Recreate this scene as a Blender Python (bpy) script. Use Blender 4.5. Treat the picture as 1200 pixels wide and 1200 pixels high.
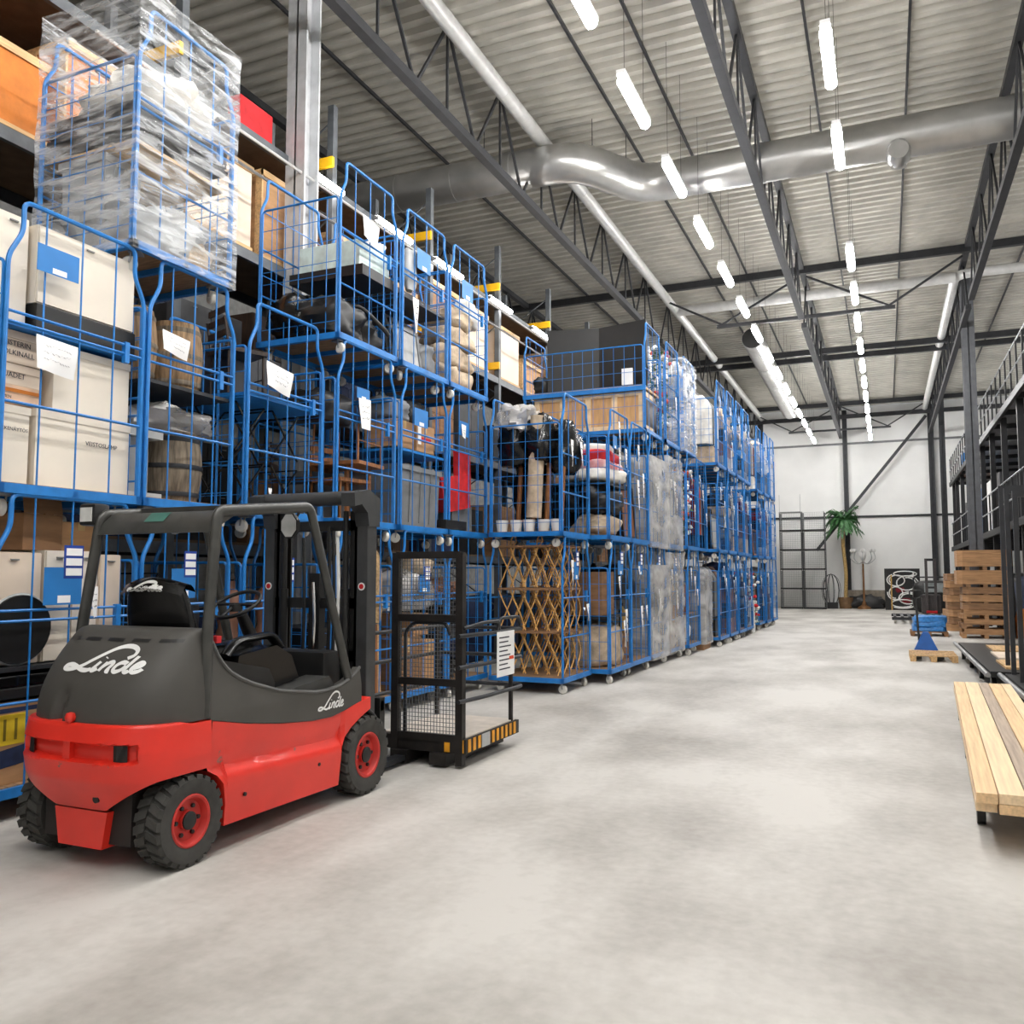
import bpy, bmesh, math, random
from mathutils import Vector, Matrix, noise
from mathutils.bvhtree import BVHTree

for _o in list(bpy.data.objects): bpy.data.objects.remove(_o)
SC = bpy.context.scene
COL = SC.collection
PI = math.pi
rnd = random.Random(7)

# ------------------------------------------------------------------ camera, world, exposure
cd = bpy.data.cameras.new('camera'); cam = bpy.data.objects.new('camera', cd); COL.objects.link(cam)
cd.sensor_width = 36.0; cd.lens = 30.0; cd.clip_end = 200
cam.location = (0, 0, 1.6)
cam.rotation_euler = (PI/2 + math.radians(4.289), 0, math.radians(23.594))
SC.camera = cam
W = bpy.data.worlds.new('world'); SC.world = W; W.use_nodes = True
W.node_tree.nodes['Background'].inputs[0].default_value = (.8, .85, .9, 1)
W.node_tree.nodes['Background'].inputs[1].default_value = .3
vs = SC.view_settings
vs.view_transform = 'Standard'; vs.look = 'None'; vs.gamma = 1; vs.exposure = 0.20
vs.use_curve_mapping = False
LAMP_POWER = 104.0          # emission strength of the aisle strip lamps
RACK_POWER = 30.0           # and of those along the pallet rack

# ------------------------------------------------------------------ materials
MATS = {}
def lin(c):
    return tuple(((v/255)/12.92 if v/255 <= .04045 else ((v/255+.055)/1.055)**2.4) for v in c)
def mat(name, rgb, rough=.6, metal=0, var=.12, scale=6.0, bump=0, bscale=40, stretch=None, spec=.5, emit=0, rgb2=None, coat=0):
    if name in MATS: return MATS[name]
    m = bpy.data.materials.new(name); m.use_nodes = True; MATS[name] = m
    nt = m.node_tree; b = nt.nodes['Principled BSDF']; L = nt.links
    c = lin(rgb)
    b.inputs['Roughness'].default_value = rough; b.inputs['Metallic'].default_value = metal
    b.inputs['Specular IOR Level'].default_value = spec
    b.inputs['Coat Weight'].default_value = coat
    tc = nt.nodes.new('ShaderNodeTexCoord'); mp = nt.nodes.new('ShaderNodeMapping')
    if stretch: mp.inputs['Scale'].default_value = stretch
    L.new(tc.outputs['Object'], mp.inputs['Vector'])
    n = nt.nodes.new('ShaderNodeTexNoise'); n.inputs['Scale'].default_value = scale; n.inputs['Detail'].default_value = 5
    L.new(mp.outputs[0], n.inputs['Vector'])
    r = nt.nodes.new('ShaderNodeValToRGB')
    c2 = lin(rgb2) if rgb2 else tuple(v*(1-2.2*var) for v in c)
    c3 = c if rgb2 else tuple(min(1, v*(1+var)) for v in c)
    r.color_ramp.elements[0].position = .3; r.color_ramp.elements[1].position = .65
    r.color_ramp.elements[0].color = (*[max(0, v) for v in c2], 1); r.color_ramp.elements[1].color = (*c3, 1)
    L.new(n.outputs['Fac'], r.inputs[0]); L.new(r.outputs[0], b.inputs['Base Color'])
    if bump:
        n2 = nt.nodes.new('ShaderNodeTexNoise'); n2.inputs['Scale'].default_value = bscale
        L.new(mp.outputs[0], n2.inputs['Vector'])
        bp = nt.nodes.new('ShaderNodeBump'); bp.inputs['Strength'].default_value = bump; bp.inputs['Distance'].default_value = .02
        L.new(n2.outputs['Fac'], bp.inputs['Height']); L.new(bp.outputs[0], b.inputs['Normal'])
    if emit:
        b.inputs['Emission Color'].default_value = (1, .98, .96, 1); b.inputs['Emission Strength'].default_value = emit
    return m

BLUE = mat('blue_paint', (30, 120, 196), .42, 0, .08, 9)
BLUEW = mat('blue_placard', (32, 118, 190), .5, 0, .03)
PLY = mat('plywood', (150, 118, 86), .7, 0, .2, 5, stretch=(1, 8, 1))
WHEELW = mat('white_nylon', (226, 222, 212), .5, 0, .08)
STEEL = mat('zinc_steel', (150, 150, 150), .45, .6, .12)
DSTEEL = mat('dark_steel', (40, 42, 46), .5, .2, .15)
BLACK = mat('black_plastic', (22, 22, 22), .45, 0, .15)
BLACKG = mat('black_gloss', (14, 14, 15), .22, 0, .1)
PAPER = mat('white_paper', (240, 240, 240), .8, 0, .02)
INK = mat('dark_ink', (60, 60, 70), .8, 0, .05)
CARD = mat('cardboard', (182, 140, 98), .8, 0, .1, 3, stretch=(1, 1, 5))
CARD2 = mat('cardboard_dark', (140, 104, 72), .85, 0, .12, 3, stretch=(1, 1, 5))
TAPE = mat('parcel_tape', (196, 164, 112), .35, 0, .05)
CREAM = mat('cream_laminate', (232, 222, 206), .5, 0, .04, 2)
CREAM2 = mat('pale_cream_board', (224, 206, 186), .6, 0, .06, 2)
WOOD = mat('brown_wood', (146, 94, 52), .5, 0, .25, 4, stretch=(12, 12, 1.5))
WOODL = mat('light_wood', (206, 168, 118), .6, 0, .15, 3, stretch=(14, 1, 14))
WOODD = mat('dark_wood', (52, 36, 26), .45, 0, .25, 4, stretch=(10, 10, 1))
BURLAP = mat('burlap', (176, 146, 106), .95, 0, .18, 30, bump=.4, bscale=120)
CANVAS = mat('beige_canvas', (196, 176, 150), .9, 0, .14, 8, bump=.3, bscale=30)
GREY = mat('grey_plastic', (120, 122, 124), .5, 0, .08)
LGREY = mat('light_grey', (176, 178, 178), .55, 0, .08)
RED = mat('red_fabric', (196, 30, 36), .8, 0, .15, 8)
DRED = mat('dark_red_fabric', (118, 26, 34), .85, 0, .2, 8)
PINK = mat('pink_fabric', (214, 120, 124), .85, 0, .3, 5, rgb2=(238, 226, 220))
WHITEF = mat('white_fabric', (228, 224, 216), .9, 0, .1, 7)
NAVY = mat('navy_fabric', (30, 44, 78), .85, 0, .2, 8)
GREEN = mat('leaf_green', (66, 108, 56), .6, 0, .3, 20)
TEAL = mat('teal_plastic', (24, 130, 120), .5, 0, .1)
BARREL = mat('barrel_wood', (150, 122, 90), .8, 0, .25, 3, stretch=(14, 14, 1))
BARREL2 = mat('grey_barrel_wood', (120, 108, 92), .85, 0, .25, 3, stretch=(14, 14, 1))
BROWNB = mat('brown_leather', (134, 92, 70), .5, 0, .2, 5)
WICKER = mat('wicker_cane', (214, 164, 96), .6, 0, .25, 14)
RACKY = mat('rack_yellow', (236, 180, 28), .45, 0, .08)
RACKG = mat('rack_grey', (92, 96, 100), .5, .3, .12)
ORANGE = mat('orange_board', (206, 120, 40), .7, 0, .1)
CHROME = mat('chrome', (210, 210, 210), .15, 1, .03)
BRASS = mat('brass', (196, 160, 96), .3, .8, .1)
PLASTW = mat('white_plastic', (232, 232, 230), .4, 0, .04)
LBLUE = mat('bright_blue_plastic', (52, 132, 206), .35, 0, .15, 12, bump=.5, bscale=14)

def film_mat(name, dens=.35, tint=(235, 238, 240), sc=2.6, bs=.9):
    m = bpy.data.materials.new(name); m.use_nodes = True
    nt = m.node_tree; L = nt.links
    for n in list(nt.nodes): nt.nodes.remove(n)
    out = nt.nodes.new('ShaderNodeOutputMaterial'); tr = nt.nodes.new('ShaderNodeBsdfTransparent')
    pb = nt.nodes.new('ShaderNodeBsdfPrincipled')
    pb.inputs['Base Color'].default_value = (*lin(tint), 1); pb.inputs['Roughness'].default_value = .18
    pb.inputs['Specular IOR Level'].default_value = .9
    mx = nt.nodes.new('ShaderNodeMixShader')
    tc = nt.nodes.new('ShaderNodeTexCoord'); mp = nt.nodes.new('ShaderNodeMapping')
    mp.inputs['Rotation'].default_value = (.5, .3, .2); mp.inputs['Scale'].default_value = (1.2, 1.2, 7) if bs > .5 else (1, 1, 2.2)
    n = nt.nodes.new('ShaderNodeTexNoise'); n.inputs['Scale'].default_value = sc; n.inputs['Detail'].default_value = 5
    n.inputs['Distortion'].default_value = .6
    L.new(tc.outputs['Object'], mp.inputs[0]); L.new(mp.outputs[0], n.inputs['Vector'])
    r = nt.nodes.new('ShaderNodeMapRange'); r.inputs[1].default_value = .38; r.inputs[2].default_value = .68
    r.inputs[3].default_value = max(.04, dens-.28); r.inputs[4].default_value = min(.92, dens+.35)
    L.new(n.outputs['Fac'], r.inputs[0]); L.new(r.outputs[0], mx.inputs[0])
    bp = nt.nodes.new('ShaderNodeBump'); bp.inputs['Strength'].default_value = bs; bp.inputs['Distance'].default_value = .05
    L.new(n.outputs['Fac'], bp.inputs['Height']); L.new(bp.outputs[0], pb.inputs['Normal'])
    L.new(tr.outputs[0], mx.inputs[1]); L.new(pb.outputs[0], mx.inputs[2]); L.new(mx.outputs[0], out.inputs[0])
    MATS[name] = m
    return m
FILM = film_mat('clear_stretch_film', .20)
FILMW = film_mat('cloudy_stretch_film', .54, (216, 213, 209), 1.1, .35)

# ------------------------------------------------------------------ mesh builder
class MB:
    def __init__(s): s.v = []; s.f = []
    def add(s, vs_, fs):
        k = len(s.v); s.v += [tuple(v) for v in vs_]; s.f += [tuple(i+k for i in f) for f in fs]; return s
    def box(s, x0, x1, y0, y1, z0, z1, bev=0):
        if bev:
            b = bev; vs_ = []
            for sz, z in ((0, z0), (1, z1)):
                pass
            bm = bmesh.new(); bmesh.ops.create_cube(bm, size=1)
            for v in bm.verts:
                v.co = Vector(((x0+x1)/2+v.co.x*(x1-x0), (y0+y1)/2+v.co.y*(y1-y0), (z0+z1)/2+v.co.z*(z1-z0)))
            bmesh.ops.bevel(bm, geom=bm.edges[:], offset=b, segments=2, affect='EDGES', profile=.6)
            s.bm(bm); return s
        return s.add([(x0,y0,z0),(x1,y0,z0),(x1,y1,z0),(x0,y1,z0),(x0,y0,z1),(x1,y0,z1),(x1,y1,z1),(x0,y1,z1)],
                     [(0,3,2,1),(4,5,6,7),(0,1,5,4),(1,2,6,5),(2,3,7,6),(3,0,4,7)])
    def bm(s, bm):
        bm.verts.index_update()
        s.add([v.co[:] for v in bm.verts], [[v.index for v in f.verts] for f in bm.faces]); bm.free(); return s
    def tube(s, pts, r, seg=6, cap=True, flat=None):
        pts = [Vector(p) for p in pts]; n = len(pts); k = len(s.v)
        rs = r if isinstance(r, (list, tuple)) else [r]*n
        t0 = (pts[1]-pts[0]).normalized()
        up = Vector((0, 0, 1)) if abs(t0.z) < .9 else Vector((1, 0, 0))
        a = t0.cross(up).normalized()
        for i, p in enumerate(pts):
            if i == 0: t = pts[1]-pts[0]
            elif i == n-1: t = pts[-1]-pts[-2]
            else: t = (pts[i+1]-p).normalized()+(p-pts[i-1]).normalized()
            if t.length < 1e-9: t = Vector((0, 0, 1))
            t.normalize(); a = (a - t*a.dot(t))
            if a.length < 1e-6: a = t.orthogonal()
            a.normalize(); b = t.cross(a)
            fx, fy = flat if flat else (1, 1)
            o = PI/seg if seg == 4 else 0
            for j in range(seg):
                w = 2*PI*j/seg+o
                s.v.append(tuple(p+a*(math.cos(w)*rs[i]*fx)+b*(math.sin(w)*rs[i]*fy)))
        for i in range(n-1):
            for j in range(seg):
                j2 = (j+1) % seg
                s.f.append((k+i*seg+j, k+i*seg+j2, k+(i+1)*seg+j2, k+(i+1)*seg+j))
        if cap:
            s.f.append(tuple(k+j for j in reversed(range(seg)))); s.f.append(tuple(k+(n-1)*seg+j for j in range(seg)))
        return s
    def bar(s, p, q, w, h=None):
        return s.tube([p, q], .7071, 4, True, (w, h or w))
    def lathe(s, prof, seg=20, axis='z', o=(0,0,0), cap=True):
        k = len(s.v); n = len(prof)
        for r, h in prof:
            for j in range(seg):
                w = 2*PI*j/seg; c, d = r*math.cos(w), r*math.sin(w)
                p = {'z': (c, d, h), 'x': (h, c, d), 'y': (d, h, c)}[axis]
                s.v.append((p[0]+o[0], p[1]+o[1], p[2]+o[2]))
        for i in range(n-1):
            for j in range(seg):
                j2 = (j+1) % seg
                s.f.append((k+i*seg+j, k+i*seg+j2, k+(i+1)*seg+j2, k+(i+1)*seg+j))
        if cap:
            s.f.append(tuple(k+j for j in reversed(range(seg)))); s.f.append(tuple(k+(n-1)*seg+j for j in range(seg)))
        return s
    def prism(s, poly, a0, a1, axis='x'):
        k = len(s.v); n = len(poly)
        for a in (a0, a1):
            for u, w in poly:
                s.v.append({'x': (a, u, w), 'y': (u, a, w), 'z': (u, w, a)}[axis])
        s.f.append(tuple(k+i for i in range(n))); s.f.append(tuple(k+n+i for i in reversed(range(n))))
        for i in range(n): s.f.append((k+i, k+n+i, k+n+(i+1) % n, k+(i+1) % n))
        return s
    def grid(s, fn, nu, nv, wrap=False):
        k = len(s.v)
        for i in range(nu+1):
            for j in range(nv+1): s.v.append(tuple(fn(i/nu, j/nv)))
        for i in range(nu):
            for j in range(nv):
                a = k+i*(nv+1)+j; s.f.append((a, a+1, a+nv+2, a+nv+1))
        return s
    def blob(s, c, r, e=1.0, seed=0, amp=.12, fr=1.6, nu=22, nv=14, flat=.0, droop=0):
        k = len(s.v)
        def sg(w, p): return math.copysign(abs(w)**p, w)
        for i in range(nv+1):
            ph = -PI/2+PI*i/nv
            for j in range(nu):
                th = 2*PI*j/nu
                p = Vector((sg(math.cos(ph), e)*sg(math.cos(th), e), sg(math.cos(ph), e)*sg(math.sin(th), e), sg(math.sin(ph), e)))
                q = Vector((p.x*r[0], p.y*r[1], p.z*r[2]))
                d = 1+amp*noise.noise(q*(fr/max(r)*1.0)+Vector((seed*3.1, seed*1.7, seed)))+amp*.5*noise.noise(q*(3*fr/max(r))+Vector((seed, 5, seed*2)))
                q *= d
                if flat and q.z < -r[2]*flat: q.z = -r[2]*flat
                s.v.append((q.x+c[0], q.y+c[1], q.z+c[2]))
        for i in range(nv):
            for j in range(nu):
                j2 = (j+1) % nu
                s.f.append((k+i*nu+j, k+i*nu+j2, k+(i+1)*nu+j2, k+(i+1)*nu+j))
        return s
    def mesh(s, name, m, smooth=False):
        me = bpy.data.meshes.new(name); me.from_pydata(s.v, [], s.f); me.update()
        bm = bmesh.new(); bm.from_mesh(me); bmesh.ops.recalc_face_normals(bm, faces=bm.faces[:])
        bm.to_mesh(me); bm.free()
        me.materials.append(m)
        if smooth:
            me.polygons.foreach_set('use_smooth', [True]*len(me.polygons))
            try: me.set_sharp_from_angle(angle=math.radians(smooth if smooth > 1 else 40))
            except Exception: pass
        return me
    def build(s, name, m, parent=None, smooth=False, loc=None, rz=0):
        o = bpy.data.objects.new(name, s.mesh(name, m, smooth)); COL.objects.link(o)
        if parent: o.parent = parent
        if loc: o.location = loc
        if rz: o.rotation_euler = (0, 0, rz)
        return o
def inst(name, me, parent=None, loc=(0,0,0), rot=(0,0,0)):
    o = bpy.data.objects.new(name, me); COL.objects.link(o)
    if parent: o.parent = parent
    o.location = loc; o.rotation_euler = rot
    return o
def tag(o, label, cat, group=None):
    o['label'] = label; o['category'] = cat
    if group: o['group'] = group
    return o
def thing(name, label, cat, loc=(0,0,0), rz=0, group=None):
    o = bpy.data.objects.new(name, None); o.empty_display_size = .1; COL.objects.link(o)
    o.location = loc; o.rotation_euler = (0, 0, rz)
    return tag(o, label, cat, group)
def struct(name, mb, m, smooth=False, label=None):
    o = mb.build(name, m, None, smooth); o['kind'] = 'structure'
    if label: o['label'] = label
    return o
def curve(pts, n=8):
    P = [Vector(p) for p in pts]; out = []
    for i in range(len(P)-1):
        a = P[max(i-1, 0)]; b = P[i]; c = P[i+1]; d = P[min(i+2, len(P)-1)]
        for k in range(n):
            t = k/n
            out.append(.5*((2*b)+(c-a)*t+(2*a-5*b+4*c-d)*t*t+(3*b-a-3*c+d)*t**3))
    out.append(P[-1]); return out
def bend(pts, r=.04, n=4):
    P = [Vector(p) for p in pts]; out = [P[0]]
    for i in range(1, len(P)-1):
        a, b, c = P[i-1], P[i], P[i+1]
        u = (a-b); w = (c-b); d = min(r, u.length*.45, w.length*.45)
        p0 = b+u.normalized()*d; p1 = b+w.normalized()*d
        for k in range(n+1):
            t = k/n; out.append(p0*(1-t)**2+b*2*t*(1-t)+p1*t*t)
    out.append(P[-1]); return out
def interp(tab, x):
    if x <= tab[0][0]: return tab[0][1]
    for (a, b), (c, d) in zip(tab, tab[1:]):
        if x <= c: return b+(d-b)*(x-a)/(c-a) if c > a else d
    return tab[-1][1]
def text_mesh(txt, size, m, name='lettering'):
    cu = bpy.data.curves.new('t', 'FONT'); cu.body = txt; cu.size = size; cu.align_x = 'LEFT'; cu.resolution_u = 2
    cu.extrude = .0006
    o = bpy.data.objects.new('t', cu); COL.objects.link(o)
    dg = bpy.context.evaluated_depsgraph_get()
    me = bpy.data.meshes.new_from_object(o.evaluated_get(dg)); me.name = name
    bpy.data.objects.remove(o); bpy.data.curves.remove(cu)
    me.materials.clear(); me.materials.append(m)
    return me

# ------------------------------------------------------------------ the hall: floor, walls, ceiling
XL, XR, YB, YF, ZC = -13.0, 9.0, -12.0, 46.9, 10.3
def floor_mat():
    m = bpy.data.materials.new('concrete_floor'); m.use_nodes = True; nt = m.node_tree; L = nt.links
    b = nt.nodes['Principled BSDF']
    tc = nt.nodes.new('ShaderNodeTexCoord')
    n1 = nt.nodes.new('ShaderNodeTexNoise'); n1.inputs['Scale'].default_value = .55; n1.inputs['Detail'].default_value = 6
    mp = nt.nodes.new('ShaderNodeMapping'); mp.inputs['Scale'].default_value = (1, .45, 1); mp.inputs['Rotation'].default_value = (0, 0, .7)
    n2 = nt.nodes.new('ShaderNodeTexNoise'); n2.inputs['Scale'].default_value = 1.0; n2.inputs['Detail'].default_value = 8; n2.inputs['Roughness'].default_value = .55
    n3 = nt.nodes.new('ShaderNodeTexNoise'); n3.inputs['Scale'].default_value = 14; n3.inputs['Detail'].default_value = 8
    L.new(tc.outputs['Object'], n1.inputs['Vector']); L.new(tc.outputs['Object'], mp.inputs[0]); L.new(mp.outputs[0], n2.inputs['Vector']); L.new(tc.outputs['Object'], n3.inputs['Vector'])
    def mixn(a, bb, f):
        x = nt.nodes.new('ShaderNodeMix'); x.data_type = 'FLOAT'; x.inputs[0].default_value = f
        L.new(a, x.inputs[2]); L.new(bb, x.inputs[3]); return x.outputs[0]
    s = mixn(mixn(n1.outputs['Fac'], n2.outputs['Fac'], .6), n3.outputs['Fac'], .12)
    r = nt.nodes.new('ShaderNodeValToRGB')
    e = r.color_ramp.elements; e[0].position = .36; e[0].color = (*lin((140, 135, 127)), 1); e[1].position = .57; e[1].color = (*lin((194, 191, 185)), 1)
    L.new(s, r.inputs[0]); L.new(r.outputs[0], b.inputs['Base Color'])
    rr = nt.nodes.new('ShaderNodeMapRange'); rr.inputs[3].default_value = .42; rr.inputs[4].default_value = .75
    L.new(n2.outputs['Fac'], rr.inputs[0]); L.new(rr.outputs[0], b.inputs['Roughness'])
    bp = nt.nodes.new('ShaderNodeBump'); bp.inputs['Strength'].default_value = .05; L.new(n3.outputs['Fac'], bp.inputs['Height']); L.new(bp.outputs[0], b.inputs['Normal'])
    return m
struct('floor', MB().box(XL, XR, YB, YF, -.2, 0), floor_mat(), label='polished pale grey concrete warehouse floor')
WALL = mat('white_wall_panel', (236, 236, 234), .6, 0, .02, 1)
CEIL = mat('galvanised_roof_deck', (184, 181, 172), .42, .25, .08, 1.5)
struct('wall_back', MB().box(XL, XR, YF, YF+.2, 0, ZC), WALL, label='white panelled end wall of the hall')
for k, z in enumerate((4.62, 8.4)):
    struct('trim_%d' % (k+1), MB().box(-9, 5.5, YF-.07, YF-.002, z-.05, z+.05), DSTEEL if k == 0 else GREY)
struct('wall_left', MB().box(XL-.2, XL, YB, YF, 0, ZC), mat('left_wall', (120, 120, 118), .7))
struct('wall_right', MB().box(XR, XR+.2, YB, YF, 0, ZC), mat('right_wall', (190, 190, 188), .7))
struct('wall_rear', MB().box(XL, XR, YB-.2, YB, 0, ZC), WALL)
# trapezoidal roof deck, ribs running across the hall
def deck():
    mb = MB(); p = .3; n = int((YF-YB)/p); prof = []
    for i in range(n):
        y = YB+i*p
        prof += [(y, ZC), (y+.10, ZC), (y+.13, ZC+.09), (y+.27, ZC+.09)]
    prof.append((YB+n*p, ZC))
    for y, z in prof: mb.v += [(XL, y, z), (XR, y, z)]
    for i in range(len(prof)-1): mb.f.append((2*i, 2*i+1, 2*i+3, 2*i+2))
    return mb
struct('ceiling', deck(), CEIL, label='ribbed galvanised steel roof deck')

# ------------------------------------------------------------------ roof steel
STRUCT = mat('roof_steel', (48, 49, 52), .5, .3, .1)
def truss(x, y0, y1, label, zt=10.15, zb=8.65, ch=.07, m=STRUCT, pw=.042):
    t = thing('roof_truss', label, 'truss', (x, y0, 0), 0, 'roof trusses')
    L = y1-y0
    MB().box(-ch, ch, 0, L, zt-ch, zt+ch).build('top_chord', m, t)
    MB().box(-ch, ch, .3, L-.3, zb-ch, zb+ch).build('bottom_chord', m, t)
    n = int(L/2.0); me = None
    for i in range(n):
        a = .3+(L-.6)*i/n; b = .3+(L-.6)*(i+1)/n; c = (a+b)/2
        if me is None:
            mb = MB(); mb.bar((0, 0, zb), (0, c-a, zt), pw); mb.bar((0, c-a, zt), (0, b-a, zb), pw); mb.bar((0, c-a, zb), (0, c-a, zt), pw*.8)
            me = mb.mesh('web_member', m)
        inst('web_member', me, t, (0, a, 0))
    return t
for x, nm in ((-6.0, 'left'), (-1.9, 'middle'), (2.2, 'right')):
    for y0, y1, w in ((-11, 3.9, 'overhead behind the forklift'), (4.0, 24.4, 'over the front half of the hall'), (24.6, 46.5, 'over the far half of the hall')):
        truss(x, y0, y1, 'dark steel lattice roof truss, %s line, %s' % (nm, w))
truss(-10.2, 4, 46, 'dark steel lattice roof truss above the pallet rack')
def hbeam(name, label, x, y, h, w=.32, d=.3, m=None, group=None, mz=0):
    t = thing(name, label, 'column', (x, y, mz), 0, group)
    m = m or mat('column_grey', (96, 98, 102), .5, .2, .08)
    MB().box(-w/2, w/2, -d/2, -d/2+.03, 0, h).box(-w/2, w/2, d/2-.03, d/2, 0, h).box(-.012, .012, -d/2, d/2, 0, h).build('shaft', m, t)
    MB().box(-w*.75, w*.75, -d*.75, d*.75, 0, .03).build('base_plate', m, t)
    return t
COLL = mat('column_light', (196, 198, 200), .45, .2, .06)
hbeam('steel_column', 'pale grey steel column rising behind the blue cages', -6.8, 8.75, 10.1, .3, .3, COLL)
hbeam('steel_column', 'grey steel column standing behind the stacked pallet collars', 2.33, 26.9, 10.1, .32, .32)
hbeam('steel_column', 'dark slender column in the middle of the white end wall', -1.72, 46.72, 10.1, .22, .25, STRUCT)
hbeam('steel_column', 'dark column at the right of the end wall where the brace starts', 2.25, 46.7, 10.1, .25, .25, STRUCT)
hbeam('steel_column', 'dark column beside the brace column, nearer the mezzanine', 2.6, 44.2, 10.1, .24, .24, STRUCT)
hbeam('steel_column', 'dark column at the left of the end wall behind the cages', -5.9, 46.7, 10.1, .25, .25, STRUCT)
tag(MB().bar((2.05, 46.35, 9.5), (-3.2, 46.35, 2.9), .14).build('diagonal_brace', STRUCT), 'long diagonal steel brace across the white end wall', 'brace')
# cross struts with knee braces
for y, w in ((24.8, 'in mid hall'), (45.0, 'in front of the end wall')):
    t = thing('cross_strut', 'horizontal dark strut with raking braces under the roof %s' % w, 'strut', (0, y, 0), 0, 'roof struts')
    MB().bar((-4.3, 0, 8.85), (.45, 0, 8.85), .09).build('strut_bar', STRUCT, t)
    for a, b in (((-5.95, 0, 9.9), (-4.15, 0, 8.9)), ((-4.15, 0, 8.9), (-2.0, 0, 10.0)), ((-1.8, 0, 10.0), (.3, 0, 8.9)), ((.3, 0, 8.9), (2.1, 0, 10.0))):
        MB().bar(a, b, .055).build('knee_brace', STRUCT, t)
for y, z in ((24.6, 10.12), (32.5, 9.75), (33.6, 9.75), (44.8, 10.1), (46.2, 9.7), (7.2, 10.2)):
    tag(MB().box(-12.9, 8.9, y-.07, y+.07, z-.1, z+.1).build('purlin', STRUCT), 'dark cross beam under the roof deck, %s' % {24.6: 'above the mid hall strut', 32.5: 'nearer of the pair past the strut', 33.6: 'farther of the pair past the strut', 44.8: 'above the far strut', 46.2: 'close to the end wall', 7.2: 'above the forklift end'}[y], 'beam', 'roof purlins')
for x in (-4.4, -3.4, -.9, .6, 3.6, -8.2):
    tag(MB().box(x-.02, x+.02, -10, 46, ZC-.07, ZC-.01).build('conduit', STRUCT),
        {-4.4: 'thin dark conduit along the deck, nearest the left pipe', -3.4: 'thin dark conduit above the left lamp row', -.9: 'thin dark conduit right of the middle truss', .6: 'thin dark conduit left of the right truss', 3.6: 'thin dark conduit right of the grey column', -8.2: 'thin dark conduit above the pallet rack'}[x], 'conduit', 'roof conduits')
# pipes and ducts
PIPE = mat('pale_pipe', (206, 206, 204), .35, .2, .05)
DUCT = mat('spiral_duct', (178, 178, 176), .3, .75, .06, 3)
def pipe(label, pts, r, m=PIPE, name='roof_pipe', seg=14, cat='pipe', rings=0):
    t = thing(name, label, cat, pts[0])
    o = Vector(pts[0])
    bp_ = [Vector(p)-o for p in bend(pts, .5, 5)]; rr_ = r
    if m is DUCT:                                  # spiral seam ridges
        q = [bp_[0]]
        for a_, b_ in zip(bp_, bp_[1:]):
            k_ = max(1, int((b_-a_).length/.08)); q += [a_.lerp(b_, (j+1)/k_) for j in range(k_)]
        bp_ = q; rr_ = [r*(1.012 if j % 2 else .992) for j in range(len(q))]
    MB().tube(bp_, rr_, seg).build('barrel', m, t, 60)
    if name == 'ventilation_duct':
        for p_, q_ in zip(pts, pts[1:]):
            for f_ in (.25, .75):
                c_ = Vector(p_).lerp(Vector(q_), f_)-o
                MB().bar(c_+Vector((0, 0, r*.9)), (c_.x, c_.y, ZC-o.z), .012).build('hanger_rod', DSTEEL, t)
    if rings:
        a, b = Vector(pts[0]), Vector(pts[-1])
        for i in range(1, len(pts)):
            p, q = Vector(pts[i-1])-o, Vector(pts[i])-o; n = int((q-p).length/rings); d = (q-p).normalized()
            for k in range(1, n):
                c = p+(q-p)*k/n
                MB().tube([c-d*.03, c+d*.03], r*1.03, seg).build('joint_band', m, t, 60)
    return t
pipe('long pale pipe running under the left roof truss', [(-5.75, -8, 9.85), (-5.75, 46, 9.85)], .13, rings=4)
pipe('long pale pipe under the right roof truss down to the end wall', [(8, 25.8, 9.75), (2.0, 25.8, 9.85), (2.0, 46, 9.85)], .13, rings=4)
pipe('pale pipe crossing the hall beside the mid hall strut', [(-5.7, 25.9, 9.8), (2.0, 25.9, 9.8)], .15, rings=2)
pipe('large spiral ventilation duct crossing the hall with a doubled elbow', [(8.5, 16.3, 9.4), (-4.2, 16.1, 9.35), (-5.1, 14.6, 9.35), (-12.5, 14.4, 9.35)], .36, DUCT, 'ventilation_duct', 20, 'duct', 1.1)
pipe('spiral duct with an open end running down the hall', [(-3.6, 27, 9.0), (-3.75, 40, 9.0)], .33, DUCT, 'ventilation_duct', 20, 'duct', 3.2)
tag(MB().lathe([(.0, 0), (.31, 0), (.31, .03)], 20, 'y', (-3.6, 26.97, 9.0)).build('duct_mouth', BLACK), 'dark round mouth of the spiral duct beside the lamp row', 'duct cap')
t = thing('supply_nozzle', 'round air nozzle hanging under the big duct', 'nozzle', (.42, 15.85, 8.9))
MB().lathe([(.16, 0), (.2, .1), (.2, .3), (.1, .32)], 16, 'y', (0, -.3, -.02)).build('nozzle_ring', DUCT, t, 50)
MB().lathe([(.13, -.2), (.13, .25)], 14).build('drop_pipe', DUCT, t, 50)

# ------------------------------------------------------------------ lamps
TUBE = mat('lamp_tube', (255, 255, 255), .4, 0, 0, emit=LAMP_POWER)
LBODY = mat('lamp_body', (226, 226, 226), .5, 0, .02)
_lt = MB().lathe([(.075, -.6), (.075, .6)], 10, 'y').mesh('lamp_tube', TUBE, 50)
_lb2 = MB().box(-.055, -.03, -.52, .52, -.03, .05).box(-.05, .03, -.52, -.48, -.03, .03).mesh('rack_lamp_housing', GREY)
_lb = MB().box(-.06, .06, -.68, .68, .06, .12).mesh('lamp_housing', LBODY)
_lt2 = MB().lathe([(.045, -.5), (.045, .5)], 10, 'y').mesh('rack_lamp_tube', mat('rack_lamp_tube', (255, 255, 255), .4, 0, 0, emit=RACK_POWER), 50)
_lh = MB().bar((0, 0, .12), (0, 0, 2.1), .006).mesh('suspension_wire', DSTEEL)
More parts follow.
